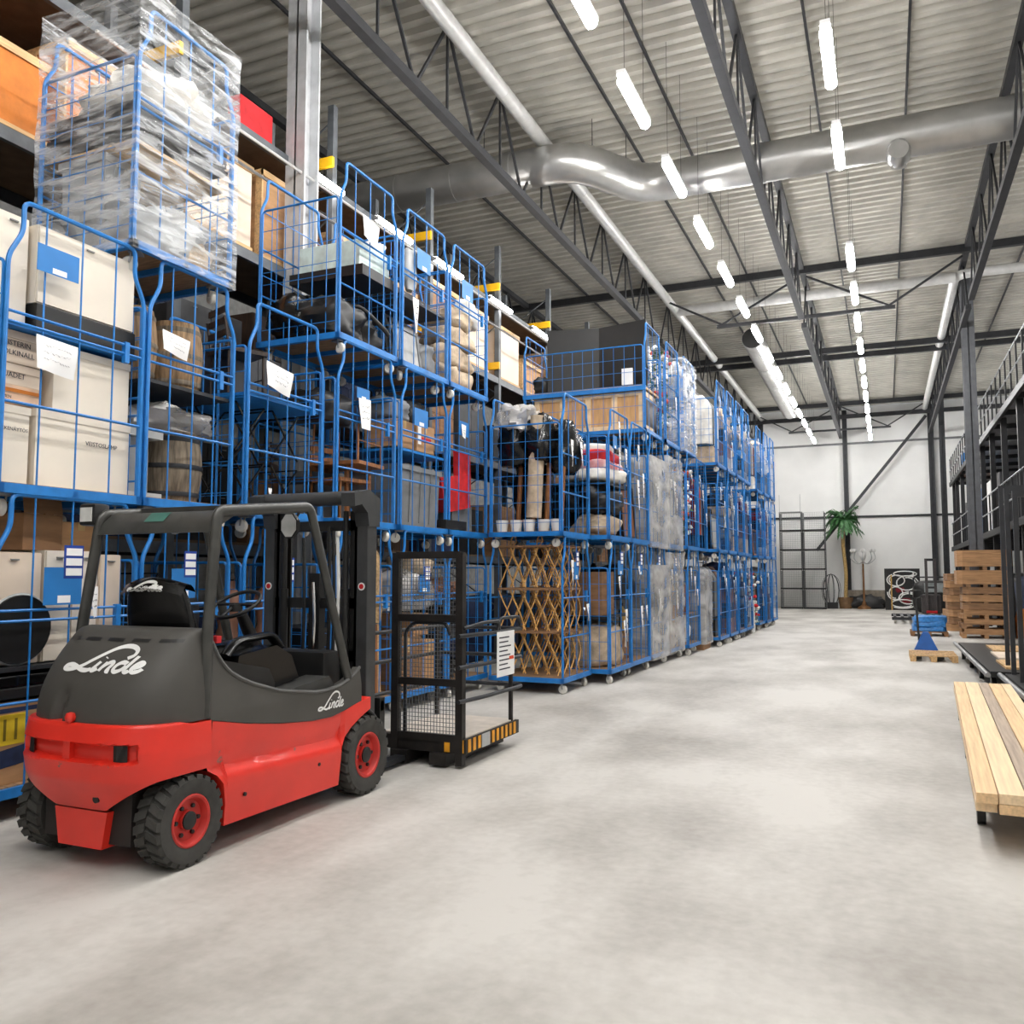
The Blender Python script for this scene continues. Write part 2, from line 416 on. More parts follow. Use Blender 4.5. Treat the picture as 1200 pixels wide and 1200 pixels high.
def lamp(x, y, z, label, group, wire=True, me=None):
    t = thing('strip_lamp', label, 'lamp', (x, y, z), 0, group)
    inst('tube', me or _lt, t); inst('housing', _lb if wire else _lb2, t)
    if wire:
        for q in (-.5, .5): inst('suspension_wire', _lh, t, (0, q, 0))
def ordn(i):
    return ['first','second','third','fourth','fifth','sixth','seventh','eighth','ninth','tenth','eleventh','twelfth','thirteenth','fourteenth','fifteenth','sixteenth'][i]
for row, (x, nm) in enumerate(((-3.03, 'left'), (-.475, 'right'))):
    k = 0
    for i in range(-7, 13):
        y = 13.72+2.5*i
        if i == 1 and row == 1: continue
        if i < 0: lb = 'strip lamp of the %s hanging row, %s overhead before the first pictured one' % (nm, ordn(-i-1))
        else: lb = 'glowing strip lamp, %s in view of the %s hanging row' % (ordn(k), nm); k += 1
        lamp(x, y, 8.2, lb, '%s row of hanging lamps' % nm)
for i, y in enumerate((9.2, 11.1, 12.9, 15.1, 17.3, 19.6, 22.3)):
    lamp(-6.84, y, 6.96, 'strip lamp on the pallet rack front, %s from the pale column' % ordn(i), 'lamps along the pallet rack', False, _lt2)
for i in range(8):
    lamp(6.2, -8+7*i, 8.2, 'strip lamp over the mezzanine, %s one down the hall' % ordn(i), 'lamps over the mezzanine')

# ------------------------------------------------------------------ forklift
def build_forklift(loc, rz):
    REDP = mat('forklift_red', (226, 48, 34), .36, 0, .05, 3, coat=.2)
    nt = REDP.node_tree; b_ = nt.nodes['Principled BSDF']; src = b_.inputs['Base Color'].links[0].from_socket
    nn = nt.nodes.new('ShaderNodeTexNoise'); nn.inputs['Scale'].default_value = 7; nn.inputs['Detail'].default_value = 9; nn.inputs['Roughness'].default_value = .7
    nt.links.new(nt.nodes['Texture Coordinate'].outputs['Object'], nn.inputs['Vector'])
    mr = nt.nodes.new('ShaderNodeMapRange'); mr.inputs[1].default_value = .665; mr.inputs[2].default_value = .70; nt.links.new(nn.outputs['Fac'], mr.inputs[0])
    mx = nt.nodes.new('ShaderNodeMix'); mx.data_type = 'RGBA'; nt.links.new(mr.outputs[0], mx.inputs[0]); nt.links.new(src, mx.inputs[6])
    mx.inputs[7].default_value = (*lin((120, 92, 80)), 1); nt.links.new(mx.outputs[2], b_.inputs['Base Color'])     # scuffed paint
    REDW = mat('wheel_red', (188, 44, 36), .5, 0, .12)
    GRAPH = mat('graphite_cover', (68, 66, 62), .58, 0, .06, 4, bump=.03, bscale=200)
    MAST = mat('mast_paint', (62, 63, 64), .42, .1, .12)
    GUARD = mat('guard_paint', (62, 62, 59), .34, .1, .15, 8)
    TYRE = mat('tyre_rubber', (58, 57, 54), .85, 0, .15, 12)
    t = thing('forklift', 'red and graphite electric counterbalance forklift parked beside the blue cages', 'forklift', loc, rz)
    def P(mb, name, m, par=None, sm=False): return mb.build(name, m, par or t, sm)
    def per(th, hw, ys, yr, n):
        c, s = math.cos(th), math.sin(th)
        return math.copysign(abs(c)**(2/n), c)*hw, ys-(ys-yr)*abs(s)**(2/n)
    def sstep(a, b, x):
        k = max(0, min(1, (x-a)/(b-a))); return k*k*(3-2*k)
    def mask(x, a, b, w): return sstep(a-w, a, x)*(1-sstep(b, b+w, x))
    # counterweight
    def cw(u, v):
        th = PI*(1-u); x0, y0 = per(th, .55, .125, -.36, 3.4)
        zb = interp([(0, .33), (.2, .33), (.5, .5), (.56, .52)], abs(x0))
        zt = .80-.02*sstep(0, .12, y0+.12)
        z = zt-(zt-zb)*v
        yr = interp([(.33, -.27), (.5, -.36), (.66, -.385), (.79, -.35), (.81, -.33)], z)
        hw = interp([(.33, .53), (.6, .555), (.79, .55), (.81, .54)], z)
        x, y = per(th, hw, .125, yr, 3.4)
        m = mask(x, -.44, .40, .05)*mask(z, .615, .69, .015)*(1 if y0 < -.05 else 0)
        return (x, y+.06*m, z)
    mb = MB().grid(cw, 72, 40)
    # top lip closing inward
    n0 = len(mb.v)
    for i in range(73):
        x, y, z = cw(i/72, 0); mb.v.append((x*.86, min(.125, y*.82+.02), z+.004))
    for i in range(72): mb.f.append((i*41, (i+1)*41, n0+i+1, n0+i))
    P(mb, 'counterweight', REDP, sm=35)
    cwo = t.children[-1]
    P(MB().prism([(-.2, .32), (.2, .32), (.165, .12), (-.165, .12)], -.265, -.05, 'y'), 'counterweight_foot', REDP)
    cb_ = BVHTree.FromPolygons([Vector(v) for v in mb.v], mb.f)
    for x in (-.37, .33):
        pts = []
        for dx in (-.04, -.015, .015, .04):
            for z in (.61, .695):
                h = cb_.ray_cast(Vector((x+dx, -1, z)), Vector((0, 1, 0))); pts.append(h[0]+Vector((0, -.003, 0)))
        P(MB().add(pts, [(2*j, 2*j+1, 2*j+3, 2*j+2) for j in range(3)]), 'pocket_opening', BLACK, cwo)
    P(MB().lathe([(.012, .77), (.012, .80), (.026, .81), (.03, .83), (.022, .85), (.0, .856)], 14, 'z', (-.02, -.335, 0)), 'tow_pin', REDP, cwo, 50)
    P(MB().box(-.045, .005, -.355, -.28, .60, .70), 'pin_boss', REDP, cwo)
    P(MB().lathe([(.022, -.31), (.022, -.29)], 12, 'y', (.16, .0, .40)), 'bolt_hole', BLACK, cwo)
    # chassis core
    P(MB().box(-.33, .33, -.22, 1.7, .14, .78), 'chassis', mat('chassis_dark', (36, 30, 28), .7))
    P(MB().box(-.46, .46, .3, 1.40, .16, .6), 'battery_box', MATS['chassis_dark'])
    # red side skirts
    top = [(.137, .772), (.427, .712), (.746, .662), (1.1, .625), (1.3, .622), (1.45, .644), (1.6, .675), (1.78, .70)]
    bot = [(.137, .49), (.19, .455), (.235, .40), (.262, .28), (.266, .152), (1.405, .135), (1.415, .40), (1.45, .46), (1.53, .515), (1.65, .57), (1.78, .615)]
    ys = sorted(set([a for a, _ in top]+[a for a, _ in bot]+[.14+.04*k for k in range(41)]))
    ys = [y for y in ys if y <= 1.78]
    for s in (-1, 1):
        def sk(u, v):
            y = ys[round(u*(len(ys)-1))]; a, b = interp(top, y), interp(bot, y); z = a+(b-a)*v
            cr = .47-.04*(y/1.4)
            x = interp([(.1, .525), (cr-.07, .552), (cr-.02, .548), (cr+.035, .512), (cr+.12, .528), (.80, .55)], z)
            if y > 1.42: x = max(x, .545)
            return (s*x, y, z)
        mb = MB().grid(sk, len(ys)-1, 22)
        k = len(mb.v); n = len(ys)                   # inward returns
        for i in range(n):
            x, y, z = mb.v[i*23+22]; mb.v.append((x-s*.16, y, z))
        for i in range(n-1): mb.f.append((i*23+22, (i+1)*23+22, k+i+1, k+i))
        k = len(mb.v)
        for i in range(n):
            x, y, z = mb.v[i*23]; mb.v.append((x-s*.10, y, z+.003))
        for i in range(n-1): mb.f.append((i*23, (i+1)*23, k+i+1, k+i))
        q = P(mb, 'side_skirt', REDP, sm=30)
        for yy, zz in ((.42, .30), (1.15, .33)):
            P(MB().lathe([(.012, 0), (.012, .02)], 10, 'x', (s*.545-(.01 if s > 0 else .01), yy, zz)), 'bolt_hole', BLACK, q)
    # graphite hood
    def hood(u, v):
        th = PI*(1-u); z = .79+.52*v
        hw = .54-.075*v**2.2; yr = -.325+.35*v**2.1
        if v > .93: k = (v-.93)/.07; yr += .03*k*k; hw -= .025*k*k; z -= .012*k*k
        x, y = per(th, hw, .14, yr, 3.0)
        m = (1-sstep(.0, .055, abs(x+.15-.05*v)))*(1-sstep(.18, .42, v))
        return (x, y+.05*m, z)
    mb = MB().grid(hood, 80, 30)
    k = len(mb.v)
    for i in range(81):
        x, y, z = hood(i/80, 1); mb.v.append((x*.97, .2, z-.004))
    for i in range(80): mb.f.append((i*31+30, (i+1)*31+30, k+i+1, k+i))
    k2 = len(mb.v)
    for i in range(81):
        x, y, z = mb.v[k+i]; mb.v.append((x, .22, .8))
    for i in range(80): mb.f.append((k+i, k+i+1, k2+i+1, k2+i))
    ho = P(mb, 'battery_hood', GRAPH, sm=40)
    hb = BVHTree.FromPolygons([Vector(v) for v in mb.v], mb.f)
    # graphite sides with the entry sweep
    ent = [(.125, 1.285), (.177, 1.235), (.231, 1.117), (.305, 1.036), (.40, .985), (.495, .945), (.74, .872), (1.098, .818), (1.25, .815), (1.394, .83), (1.519, .864), (1.6, .90), (1.66, .93)]
    bb = None
    for s in (-1, 1):
        def sd(u, v):
            y = .125+1.535*u; a, b = interp(ent, y), interp(top, y)+.004; z = b+(a-b)*v
            return (s*(interp([(.6, .545), (.8, .543), (1.3, .47)], z)), y, z)
        mb = MB().grid(sd, 48, 10)
        k = len(mb.v)
        for i in range(49):
            x, y, z = mb.v[i*11+10]; mb.v.append((x-s*.06, y, z-.0))
        for i in range(48): mb.f.append((i*11+10, (i+1)*11+10, k+i+1, k+i))
        q = P(mb, 'side_cover', GRAPH, sm=40)
        if s == 1: bb = (q, BVHTree.FromPolygons([Vector(v) for v in mb.v], mb.f))
        P(MB().tube([mb.v[i*11+10] for i in range(1, 49)], .012, 6), 'entry_edge', mat('edge_grey', (84, 84, 82), .45), q, 50)
    # brand script as strokes laid on the covers
    LOGO = [
        [(.76, .34), (.815, .42), (.81, .54), (.74, .62), (.64, .63), (.54, .56), (.44, .42), (.34, .26), (.26, .13), (.17, .04), (.08, .01), (.02, .04), (.03, .10), (.10, .13), (.18, .09), (.27, .02), (.34, .01), (.39, .05)],
        [(.465, .235), (.43, .12), (.405, .03), (.43, .015), (.47, .06)], [(.505, .325), (.512, .345)],
        [(.555, .235), (.525, .12), (.50, .01)], [(.52, .10), (.57, .20), (.61, .235), (.635, .20), (.61, .09), (.60, .02), (.635, .015)],
        [(.80, .21), (.745, .24), (.69, .17), (.675, .06), (.71, .01), (.765, .06), (.80, .16)], [(.875, .40), (.84, .24), (.805, .06), (.83, .01), (.86, .04)],
        [(.885, .11), (.945, .15), (.97, .21), (.94, .245), (.90, .19), (.875, .09), (.90, .015), (.95, .03), (.985, .09)]]
    def logo(par, bvh, o, ux, uy, sx, sy, ray, wd, name='brand_script'):
        mb = MB()
        for st in LOGO:
            pts = curve([(a, b, 0) for a, b in st], 5)
            for i, p in enumerate(pts):
                d = (pts[min(i+1, len(pts)-1)]-pts[max(i-1, 0)]).normalized(); nrm = Vector((-d.y, d.x, 0))
                for e in (-1, 1):
                    w = p+Vector((nrm.x*wd*e*1.0, nrm.y*wd*e*sx/sy*1.0, 0))
                    q = Vector(o)+Vector(ux)*(w.x*sx)+Vector(uy)*(w.y*sy)
                    h = bvh.ray_cast(q-Vector(ray)*1.0, Vector(ray))
                    c = h[0] if h[0] is not None else q
                    mb.v.append(tuple(c-Vector(ray)*.004))
            k = len(mb.v)-2*len(pts)
            for i in range(len(pts)-1): mb.f.append((k+2*i, k+2*i+1, k+2*i+3, k+2*i+2))
        return P(mb, name, PLASTW, par)
    logo(ho, hb, (-.235, 0, 1.07), (1, 0, 0), (0, 0, 1), .58, .21, (0, 1, 0), .020)
    logo(bb[0], bb[1], (0, 1.13, .685), (0, 1, 0), (0, .03, 1), .30, .17, (-1, 0, 0), .022)
    for i in range(5):
        x = -.355+.185*i; pts = []
        for dx in (-.062, -.03, 0, .03, .062):
            for z in (1.225, 1.243):
                h = hb.ray_cast(Vector((x+dx, -1, z)), Vector((0, 1, 0))); pts.append(h[0]+Vector((0, -.003, 0)))
        P(MB().add(pts, [(2*j, 2*j+1, 2*j+3, 2*j+2) for j in range(4)]), 'vent_slot', BLACK, ho)
    # overhead guard
    for s in (-1, 1):
        P(MB().tube(bend([(s*.52, .10, .80), (s*.505, .125, 1.30), (s*.475, .21, 1.985), (s*.475, 1.10, 2.075), (s*.52, 1.52, .86)], .06, 6), .034, 10, True, (1.1, .8)), 'guard_post', GUARD, sm=50)
    P(MB().add([(-.46, .17, 1.86), (.46, .17, 1.86), (.46, .20, 1.93), (-.46, .20, 1.93), (.46, .27, 1.995), (-.46, .27, 1.995), (.46, .42, 2.01), (-.46, .42, 2.01),
                (-.44, .2, 1.86), (.44, .2, 1.86), (.44, .42, 1.985), (-.44, .42, 1.985)],
               [(0, 1, 2, 3), (3, 2, 4, 5), (5, 4, 6, 7), (8, 11, 10, 9), (0, 8, 9, 1), (7, 6, 10, 11), (0, 3, 5, 7, 11, 8), (1, 9, 10, 6, 4, 2)]), 'roof_rear_plate', GUARD, sm=30)
    rp = t.children[-1]
    P(MB().add([(-.10, .197, 1.934), (.06, .197, 1.934), (.06, .262, 1.993), (-.10, .262, 1.993)], [(0, 1, 2, 3)]), 'roof_sticker', mat('teal_sticker', (52, 104, 92), .5), rp)
    for i in range(6):
        y = .52+.105*i
        P(MB().bar((-.46, y, 2.015+.09*(y-.3)), (.46, y, 2.015+.09*(y-.3)), .02, .03), 'roof_bar', GUARD)
    # lamp and mirrors
    lm = P(MB().box(-.62, -.48, .16, .28, 1.92, 2.06, .02), 'work_lamp', BLACK, sm=30)
    P(MB().box(-.60, -.50, .154, .161, 1.945, 2.035), 'lamp_lens', mat('lens_glass', (214, 216, 214), .2), lm)
    P(MB().tube([(-.5, .22, 1.95), (-.46, .24, 1.93)], .012), 'lamp_bracket', BLACK, lm)
    for x, y in ((.36, 1.02), ):
        oc = [(x+.075*math.cos(PI/8+k*PI/4), 1.945+.095*math.sin(PI/8+k*PI/4)) for k in range(8)]
        mi = P(MB().prism(oc, y, y+.03, 'y'), 'mirror', BLACK)
        P(MB().prism([(x+(a-x)*.88, 1.945+(b-1.945)*.88) for a, b in oc], y-.004, y, 'y'), 'mirror_glass', mat('mirror_glass', (196, 198, 196), .25, 0), mi)  # plain pale grey stands in for the mirror's reflection
        P(MB().tube([(x, y+.03, 1.95), (x+.05, y+.06, 2.05)], .01), 'mirror_arm', BLACK, mi)
    # cabin
    P(MB().box(-.48, .48, .22, 1.62, .56, .66), 'floor_plate', BLACK)
    P(MB().prism([(.22, .66), (.22, 1.14), (.32, 1.10), (.80, 1.0), (.86, .9), (.86, .66)], -.44, .40), 'seat_plinth', BLACK)
    P(MB().prism([(.84, .64), (.90, .86), (1.32, .90), (1.46, .74), (1.46, .64)], .30, .50), 'side_console', mat('console_grey', (58, 58, 56), .55))
    seat = P(MB().box(-.30, .22, .40, .88, 1.04, 1.17, .045), 'seat_cushion', BLACKG, sm=40)
    def sb(u, v):
        a = 2*PI*u; z = 1.12+.44*v
        w = .27*(1-.25*v**3); d = .075*(1-.35*v)
        c, s_ = math.cos(a), math.sin(a)
        return (-.05+math.copysign(abs(c)**.6, c)*w, .36-.10*v+math.copysign(abs(s_)**.7, s_)*d, z)
    mbb = MB().grid(sb, 28, 10); mbb.add([sb(i/28, 1) for i in range(28)], [tuple(range(28))])
    bk = P(mbb, 'seat_back', BLACKG, sm=50)
    hr = MB().grid(lambda u, v: (-.05+(u-.5)*.50, .22-.05*math.sin(PI*u)+.12*v, 1.54+.045*math.sin(PI*u)-.06*(v-.5)**2*4+.02*v), 12, 6)
    P(hr, 'seat_collar', BLACKG, bk, 50)
    sbv = BVHTree.FromPolygons([Vector(v) for v in hr.v], hr.f)
    logo(bk, sbv, (-.22, .2, 1.512), (1, 0, 0), (0, 0, 1), .3, .085, (0, 1, -.0), .03)
    P(MB().tube(bend([(.30, .50, 1.10), (.31, .58, 1.19), (.31, .92, 1.21), (.30, 1.02, 1.12)], .06), .032, 8, True, (1.4, .8)), 'arm_rest', BLACKG, sm=50)
    P(MB().prism([(.52, .94), (.56, 1.10), (.92, 1.14), (1.08, 1.06), (1.16, .90), (.9, .86)], .22, .36), 'control_housing', BLACKG)
    P(MB().box(-.42, .42, 1.36, 1.56, .66, 1.06, .03), 'dashboard', BLACK, sm=30)
    st = P(MB().tube([(-.12, 1.36, .95), (-.12, 1.12, 1.33)], [.06, .04], 10), 'steering_column', BLACK, sm=50)
    c = Vector((-.12, 1.06, 1.40)); ax = Vector((0, -.5, .86)).normalized(); ux = Vector((1, 0, 0)); uy = ax.cross(ux)
    ring = [c+ux*(.175*math.cos(2*PI*k/24))+uy*(.175*math.sin(2*PI*k/24)) for k in range(25)]
    sw = P(MB().tube(ring, .014, 7, False), 'steering_wheel', BLACK, st, 60)
    P(MB().tube([c-ux*.17, c], .012).tube([c+ux*.17, c], .012).tube([c-uy*.17, c], .012).lathe([(.05, -.03), (.045, .02)], 12, 'z', tuple(c-Vector((0, 0, .02)))), 'wheel_spokes', BLACK, st, 50)
    P(MB().box(.42, .47, .235, .275, 1.205, 1.245), 'seat_belt_buckle', RED)
    P(MB().lathe([(.05, .92), (.055, .98), (.05, 1.0)], 14, 'z', (.36, .42, 0)), 'green_cup', mat('green_cup', (38, 122, 84), .5), sm=50)
    # mast
    for s in (-1, 1):
        mc = MB()
        mc.box(s*.44-.045, s*.44+.045, 1.80, 1.83, .10, 2.14).box(s*.44-.045, s*.44+.045, 1.90, 1.93, .10, 2.14).box(s*.457-.03, s*.457+.03, 1.805, 1.925, .103, 2.137)
        ch = P(mc, 'mast_channel', MAST)
        mi = MB(); mi.box(s*.35-.035, s*.35+.035, 1.82, 1.84, .16, 2.10).box(s*.35-.035, s*.35+.035, 1.91, 1.93, .16, 2.10).box(s*.35+s*.02-.012, s*.35+s*.02+.012, 1.82, 1.93, .16, 2.10)
        P(mi, 'inner_channel', BLACK)
        P(MB().prism([(1.60, 2.22), (1.80, 2.26), (1.95, 2.20), (1.95, 1.98), (1.80, 1.98), (1.78, 2.08), (1.70, 2.14), (1.61, 2.12)], s*.44-.06, s*.44+.06), 'mast_head', MAST)
        P(MB().tube([(s*.29, 1.80, .3), (s*.29, 1.80, 1.5)], .035, 10).tube([(s*.29, 1.80, 1.5), (s*.29, 1.80, 2.1)], .022, 10), 'lift_cylinder', BLACK, sm=50)
        P(MB().tube([(s*.36, .98+.9, .2), (s*.36, 1.88, 2.0)], .012, 6), 'lift_chain', BRASS)
        ty = P(MB().lathe([(.03, 0), (.03, .004)], 16, 'y', (s*.44, 1.794, 1.52)), 'warning_disc', PLASTW, ch)
        P(MB().lathe([(.02, 0), (.02, .003)], 12, 'y', (s*.44, 1.791, 1.52)), 'warning_symbol', RED, ch)
    P(MB().tube([(-.52, 1.70, 2.19), (.47, 1.70, 2.19)], .055, 14), 'mast_top_tube', MAST, sm=50)
    for z in (.3, .95, 1.35, 1.95):
        P(MB().box(-.44, .44, 1.82, 1.86, z, z+.08), 'mast_crossbar', BLACK)
    for x, z0, z1, m_ in ((.14, .9, 1.98, BLACK), (.18, .7, 1.95, BLACK), (-.10, .8, 1.9, BLACK), (.22, 1.0, 1.9, PLASTW), (.0, .95, 1.55, CHROME)):
        P(MB().tube(curve([(x, 1.79, z0), (x+.03, 1.77, (z0+z1)/2), (x, 1.79, z1)], 5), .014, 7), 'hydraulic_hose', m_, sm=50)
    P(MB().box(-.05, .05, 1.80, 1.88, .2, 1.62), 'centre_cylinder', BLACK)
    # carriage and forks
    ca = P(MB().box(-.5, .5, 1.99, 2.04, .18, .26).box(-.5, .5, 1.99, 2.04, .56, .64).box(-.5, -.44, 1.98, 2.05, .1, .66).box(.44, .5, 1.98, 2.05, .1, .66), 'fork_carriage', BLACK)
    for s in (-1, 1):
        P(MB().box(s*.26-.05, s*.26+.05, 2.04, 2.08, .05, .7).box(s*.26-.05, s*.26+.05, 2.04, 3.05, .04, .08), 'fork', DSTEEL)
    P(MB().tube(curve([(.46, 1.72, .66), (.50, 1.86, .56), (.47, 1.98, .48)], 5), .022, 8), 'front_hose', BLACK, sm=50)
    # wheels
    def wheel(x, y, r, w, s, lug):
        ty_ = MB().lathe([(r*.56, -w/2+.01), (r*.62, -w/2), (r*.90, -w/2), (r*.935, -w/2+.02), (r*.935, w/2-.02), (r*.90, w/2), (r*.62, w/2), (r*.56, w/2-.01)], 36, 'x', (0, 0, 0), False)
        o = P(ty_, 'tyre', TYRE, sm=35); o.location = (x, y, r)
        n = 22; tr = MB()
        for k in range(n):
            for e in (-1, 1):
                a = 2*PI*(k+(.25 if e > 0 else -.25))/n; a1 = .105
                vs_ = []
                for (xx, rr, da) in ((.004, r*.92, -a1), (.004, r*.92, a1), (w/2*.98, r*.90, a1), (w/2*.98, r*.90, -a1), (.004, r*1.0, -a1*.85), (.004, r*1.0, a1*.85), (w/2*.92, r*.995, a1*.85), (w/2*.92, r*.995, -a1*.85)):
                    aa = a+da+(.12 if xx > .01 else 0)
                    vs_.append((e*xx, rr*math.cos(aa), rr*math.sin(aa)))
                tr.add(vs_, [(0, 3, 2, 1), (4, 5, 6, 7), (0, 1, 5, 4), (1, 2, 6, 5), (2, 3, 7, 6), (3, 0, 4, 7)])
        tt = tr.build('tread', TYRE, o)
        rim = MB().lathe([(r*.58, s*w/2*.95), (r*.545, s*w/2*1.0), (r*.50, s*w/2*.95), (r*.44, s*w/2*.55), (r*.22, s*w/2*.5), (r*.22, s*w/2*.75), (0, s*w/2*.78)], 28, 'x', (0, 0, 0), False).build('rim', REDW, o, 35)
        MB().lathe([(r*.20, s*w/2*.5), (r*.20, s*w/2*.85), (r*.14, s*w/2*.95), (0, s*w/2*.95)], 16, 'x', (0, 0, 0), False).build('hub', BLACK, o, 40)
        for k in range(6):
            a = 2*PI*k/6; MB().lathe([(r*.05, s*w/2*.5), (r*.05, s*w/2*.68), (0, s*w/2*.7)], 6, 'x', (0, math.cos(a)*r*.33, math.sin(a)*r*.33), False).build('wheel_nut', BLACK, o)
    for s in (-1, 1):
        wheel(s*.455, 0, .25, .18, s, 0); wheel(s*.47, 1.73, .285, .19, s, 0)
    P(MB().tube([(-.4, 0, .25), (.4, 0, .25)], .06), 'steer_axle', DSTEEL)
    return t
build_forklift((-4.10, 3.72, 0), 0)

# ------------------------------------------------------------------ man basket in front of the forks
def build_basket(loc, rz):
    t = thing('work_platform', 'black steel man basket with mesh back and striped floor edge on the forks', 'work platform', loc, rz)
    S = mat('basket_black', (34, 30, 28), .55, .2, .25, 8)
    w, d = .86, 1.12      # x from -w..0, y 0..d ; mesh back at y=0
    fl_ = MB().box(-w, 0, 0, d, .12, .24).build('floor_frame', S, t)
    MB().box(-w+.03, -.03, .05, d-.03, .24, .25).build('floor_board', mat('basket_board', (206, 196, 184), .7, 0, .08), t)
    n = 11
    YEL = mat('hazard_yellow', (226, 156, 30), .5)
    for k in range(n):
        y0 = .04+(d-.08)*k/n
        MB().box(.001, .006, y0, y0+(d-.08)/n*.5, .13, .235).build('hazard_stripe', YEL, fl_)
    MB().box(.002, .007, .30, .46, .125, .238).build('rating_plate', LGREY, fl_)
    for k in range(2): MB().box(-.07-.13*k, -.02-.13*k, -.006, -.001, .13, .235).build('hazard_stripe', YEL, fl_)
    for x in (-.685, -.06):
        MB().box(x-.032, x+.032, -.02, .05, .02, 1.80).build('back_post', S, t)
    for z in (.24, .70, 1.24, 1.78):
        MB().box(-.685, -.06, -.01, .03, z-.03, z+.03).build('back_rail', S, t)
    mm = MB()
    for k in range(2, 21): mm.bar((-.70+.03*k, .01, .25), (-.70+.03*k, .01, 1.76), .0042)
    for k in range(1, 44): mm.bar((-.66, .015, .26+.035*k), (-.09, .015, .26+.035*k), .0042)
    mo = mm.build('wire_mesh', mat('mesh_zinc', (120, 122, 124), .4, .5), t); mo['kind'] = 'stuff'
    for x in (-w+.03, -.04):
        for y in ((d-.1, ) if x < -.1 else (d-.1, )):
            MB().bar((x, y, .24), (x, y, 1.10), .032).build('corner_post', S, t)
    for z in (.56, .84, 1.10):
        MB().tube(bend([(-.02, -.10, z), (.03, .35, z), (.03, d+.03, z), (-w-.02, d+.03, z), (-w-.02, -.10, z)], .08, 4), .018, 8).build('guard_rail', DSTEEL, t, 50)
    MB().tube(bend([(-.02, .0, 1.16), (.05, .25, 1.20), (.05, .55, 1.2), (.03, .6, 1.12)], .06), .016, 8).build('hand_hoop', DSTEEL, t, 50)
    MB().tube(bend([(.03, .55, 1.11), (.04, .6, 1.22), (.04, d-.1, 1.22), (.03, d-.02, 1.11)], .06), .016, 8).build('hand_hoop', DSTEEL, t, 50)
    MB().tube(bend([(-.6, .03, .25), (-.6, .02, 1.12), (-.52, .02, 1.2), (-.2, .02, 1.2), (-.16, .02, 1.1)], .08), .016, 8).build('gate_hoop', DSTEEL, t, 50)
    sg = MB().box(.052, .058, .50, .88, .70, 1.10).build('instruction_sign', PAPER, t)
    for k in range(8):
        MB().box(.0585, .0595, .54, .54+rnd.uniform(.18, .3), 1.04-.04*k, 1.052-.04*k).build('text_line', INK, sg)
    MB().box(.0585, .0605, .76, .86, .84, .87).build('red_mark', mat('orange_red', (226, 74, 34), .6), sg)
    for x in (-.62, -.24):
        MB().box(x-.08, x+.08, -.05, d, .02, .12).build('fork_pocket', S, t)
    return t
build_basket((-3.24, 6.46, 0), 0)

# ------------------------------------------------------------------ blue roll cages
_cg = {}
def cage_meshes(w, d):
    k = (round(w, 3), round(d, 3))
    if k in _cg: return _cg[k]
    b = MB()
    b.box(-.05, 0, 0, w, .15, .215).box(-d, -d+.05, 0, w, .15, .215).box(-d, 0, 0, .05, .15, .215).box(-d, 0, w-.05, w, .15, .215)
    b.box(-d, 0, w/2-.02, w/2+.02, .155, .2)
    base = b.mesh('base_frame', BLUE)
    dk = MB().box(-d+.03, -.03, .03, w-.03, .2, .222).mesh('deck', PLY)
    def gate(x, full):
        p = MB(); r = .017
        p.tube(bend([(x, .02, .2), (x, .02, 1.74), (x, .12, 1.93), (x, .12, 2.145), (x, w-.12, 2.145), (x, w-.12, 1.93), (x, w-.02, 1.74), (x, w-.02, .2)], .06, 4), r, 7)
        return p
    rail = MB().tube([(0, .02, 0), (0, w-.02, 0)], .011, 6).mesh('rail', BLUE, 50)
    latch = MB().box(-.02, .02, -.02, .02, -.07, .09).mesh('latch', BLUE)
    fr = gate(-.02, True).mesh('front_gate', BLUE, 40)
    nw = max(3, round(w/.3)-1)
    wi = MB()
    for i in range(1, nw+1): wi.tube([(-.02, w*i/(nw+1), .2), (-.02, w*i/(nw+1), 2.14)], .0065, 4)
    fw = wi.mesh('gate_wires', BLUE)
    bk = gate(-d+.02, False).mesh('back_panel', BLUE, 40)
    wi = MB()
    for i in range(1, 4): wi.tube([(-d+.02, w*i/4, .2), (-d+.02, w*i/4, 2.14)], .005, 4)
    for z in (1.0, 1.74): wi.tube([(-d+.02, .02, z), (-d+.02, w-.02, z)], .006, 4)
    bw = wi.mesh('panel_wires', BLUE)
    p = MB()
    p.tube(bend([(-.05, 0, .2), (-.05, 0, 1.72), (-d+.05, 0, 1.72), (-d+.05, 0, .2)], .05), .012, 6)
    n = max(4, round(d/.2))
    sp = p.mesh('side_panel', BLUE, 40)
    wi = MB()
    for i in range(1, n): wi.tube([(-d*i/n, 0, .2), (-d*i/n, 0, 1.72)], .0048, 4)
    for z in (.34, .62, .86, 1.0, 1.24, 1.48): wi.tube([(-.02, 0, z), (-d+.02, 0, z)], .0048, 4)
    sw = wi.mesh('side_wires', BLUE)
    cb = MB().box(-.05, .05, -.05, .05, .135, .152).bar((.03, .03, .14), (.045, .03, .06), .012).bar((.03, -.03, .14), (.045, -.03, .06), .012).mesh('castor', STEEL)
    cw_ = MB().lathe([(.02, -.024), (.05, -.024), (.06, -.015), (.06, .015), (.05, .024), (.02, .024)], 16, 'y', (.045, 0, .06)).mesh('castor_wheel', WHEELW, 40)
    _cg[k] = (base, dk, fr, fw, bk, bw, sp, sw, cb, cw_, rail, latch)
    return _cg[k]
SCR = {}
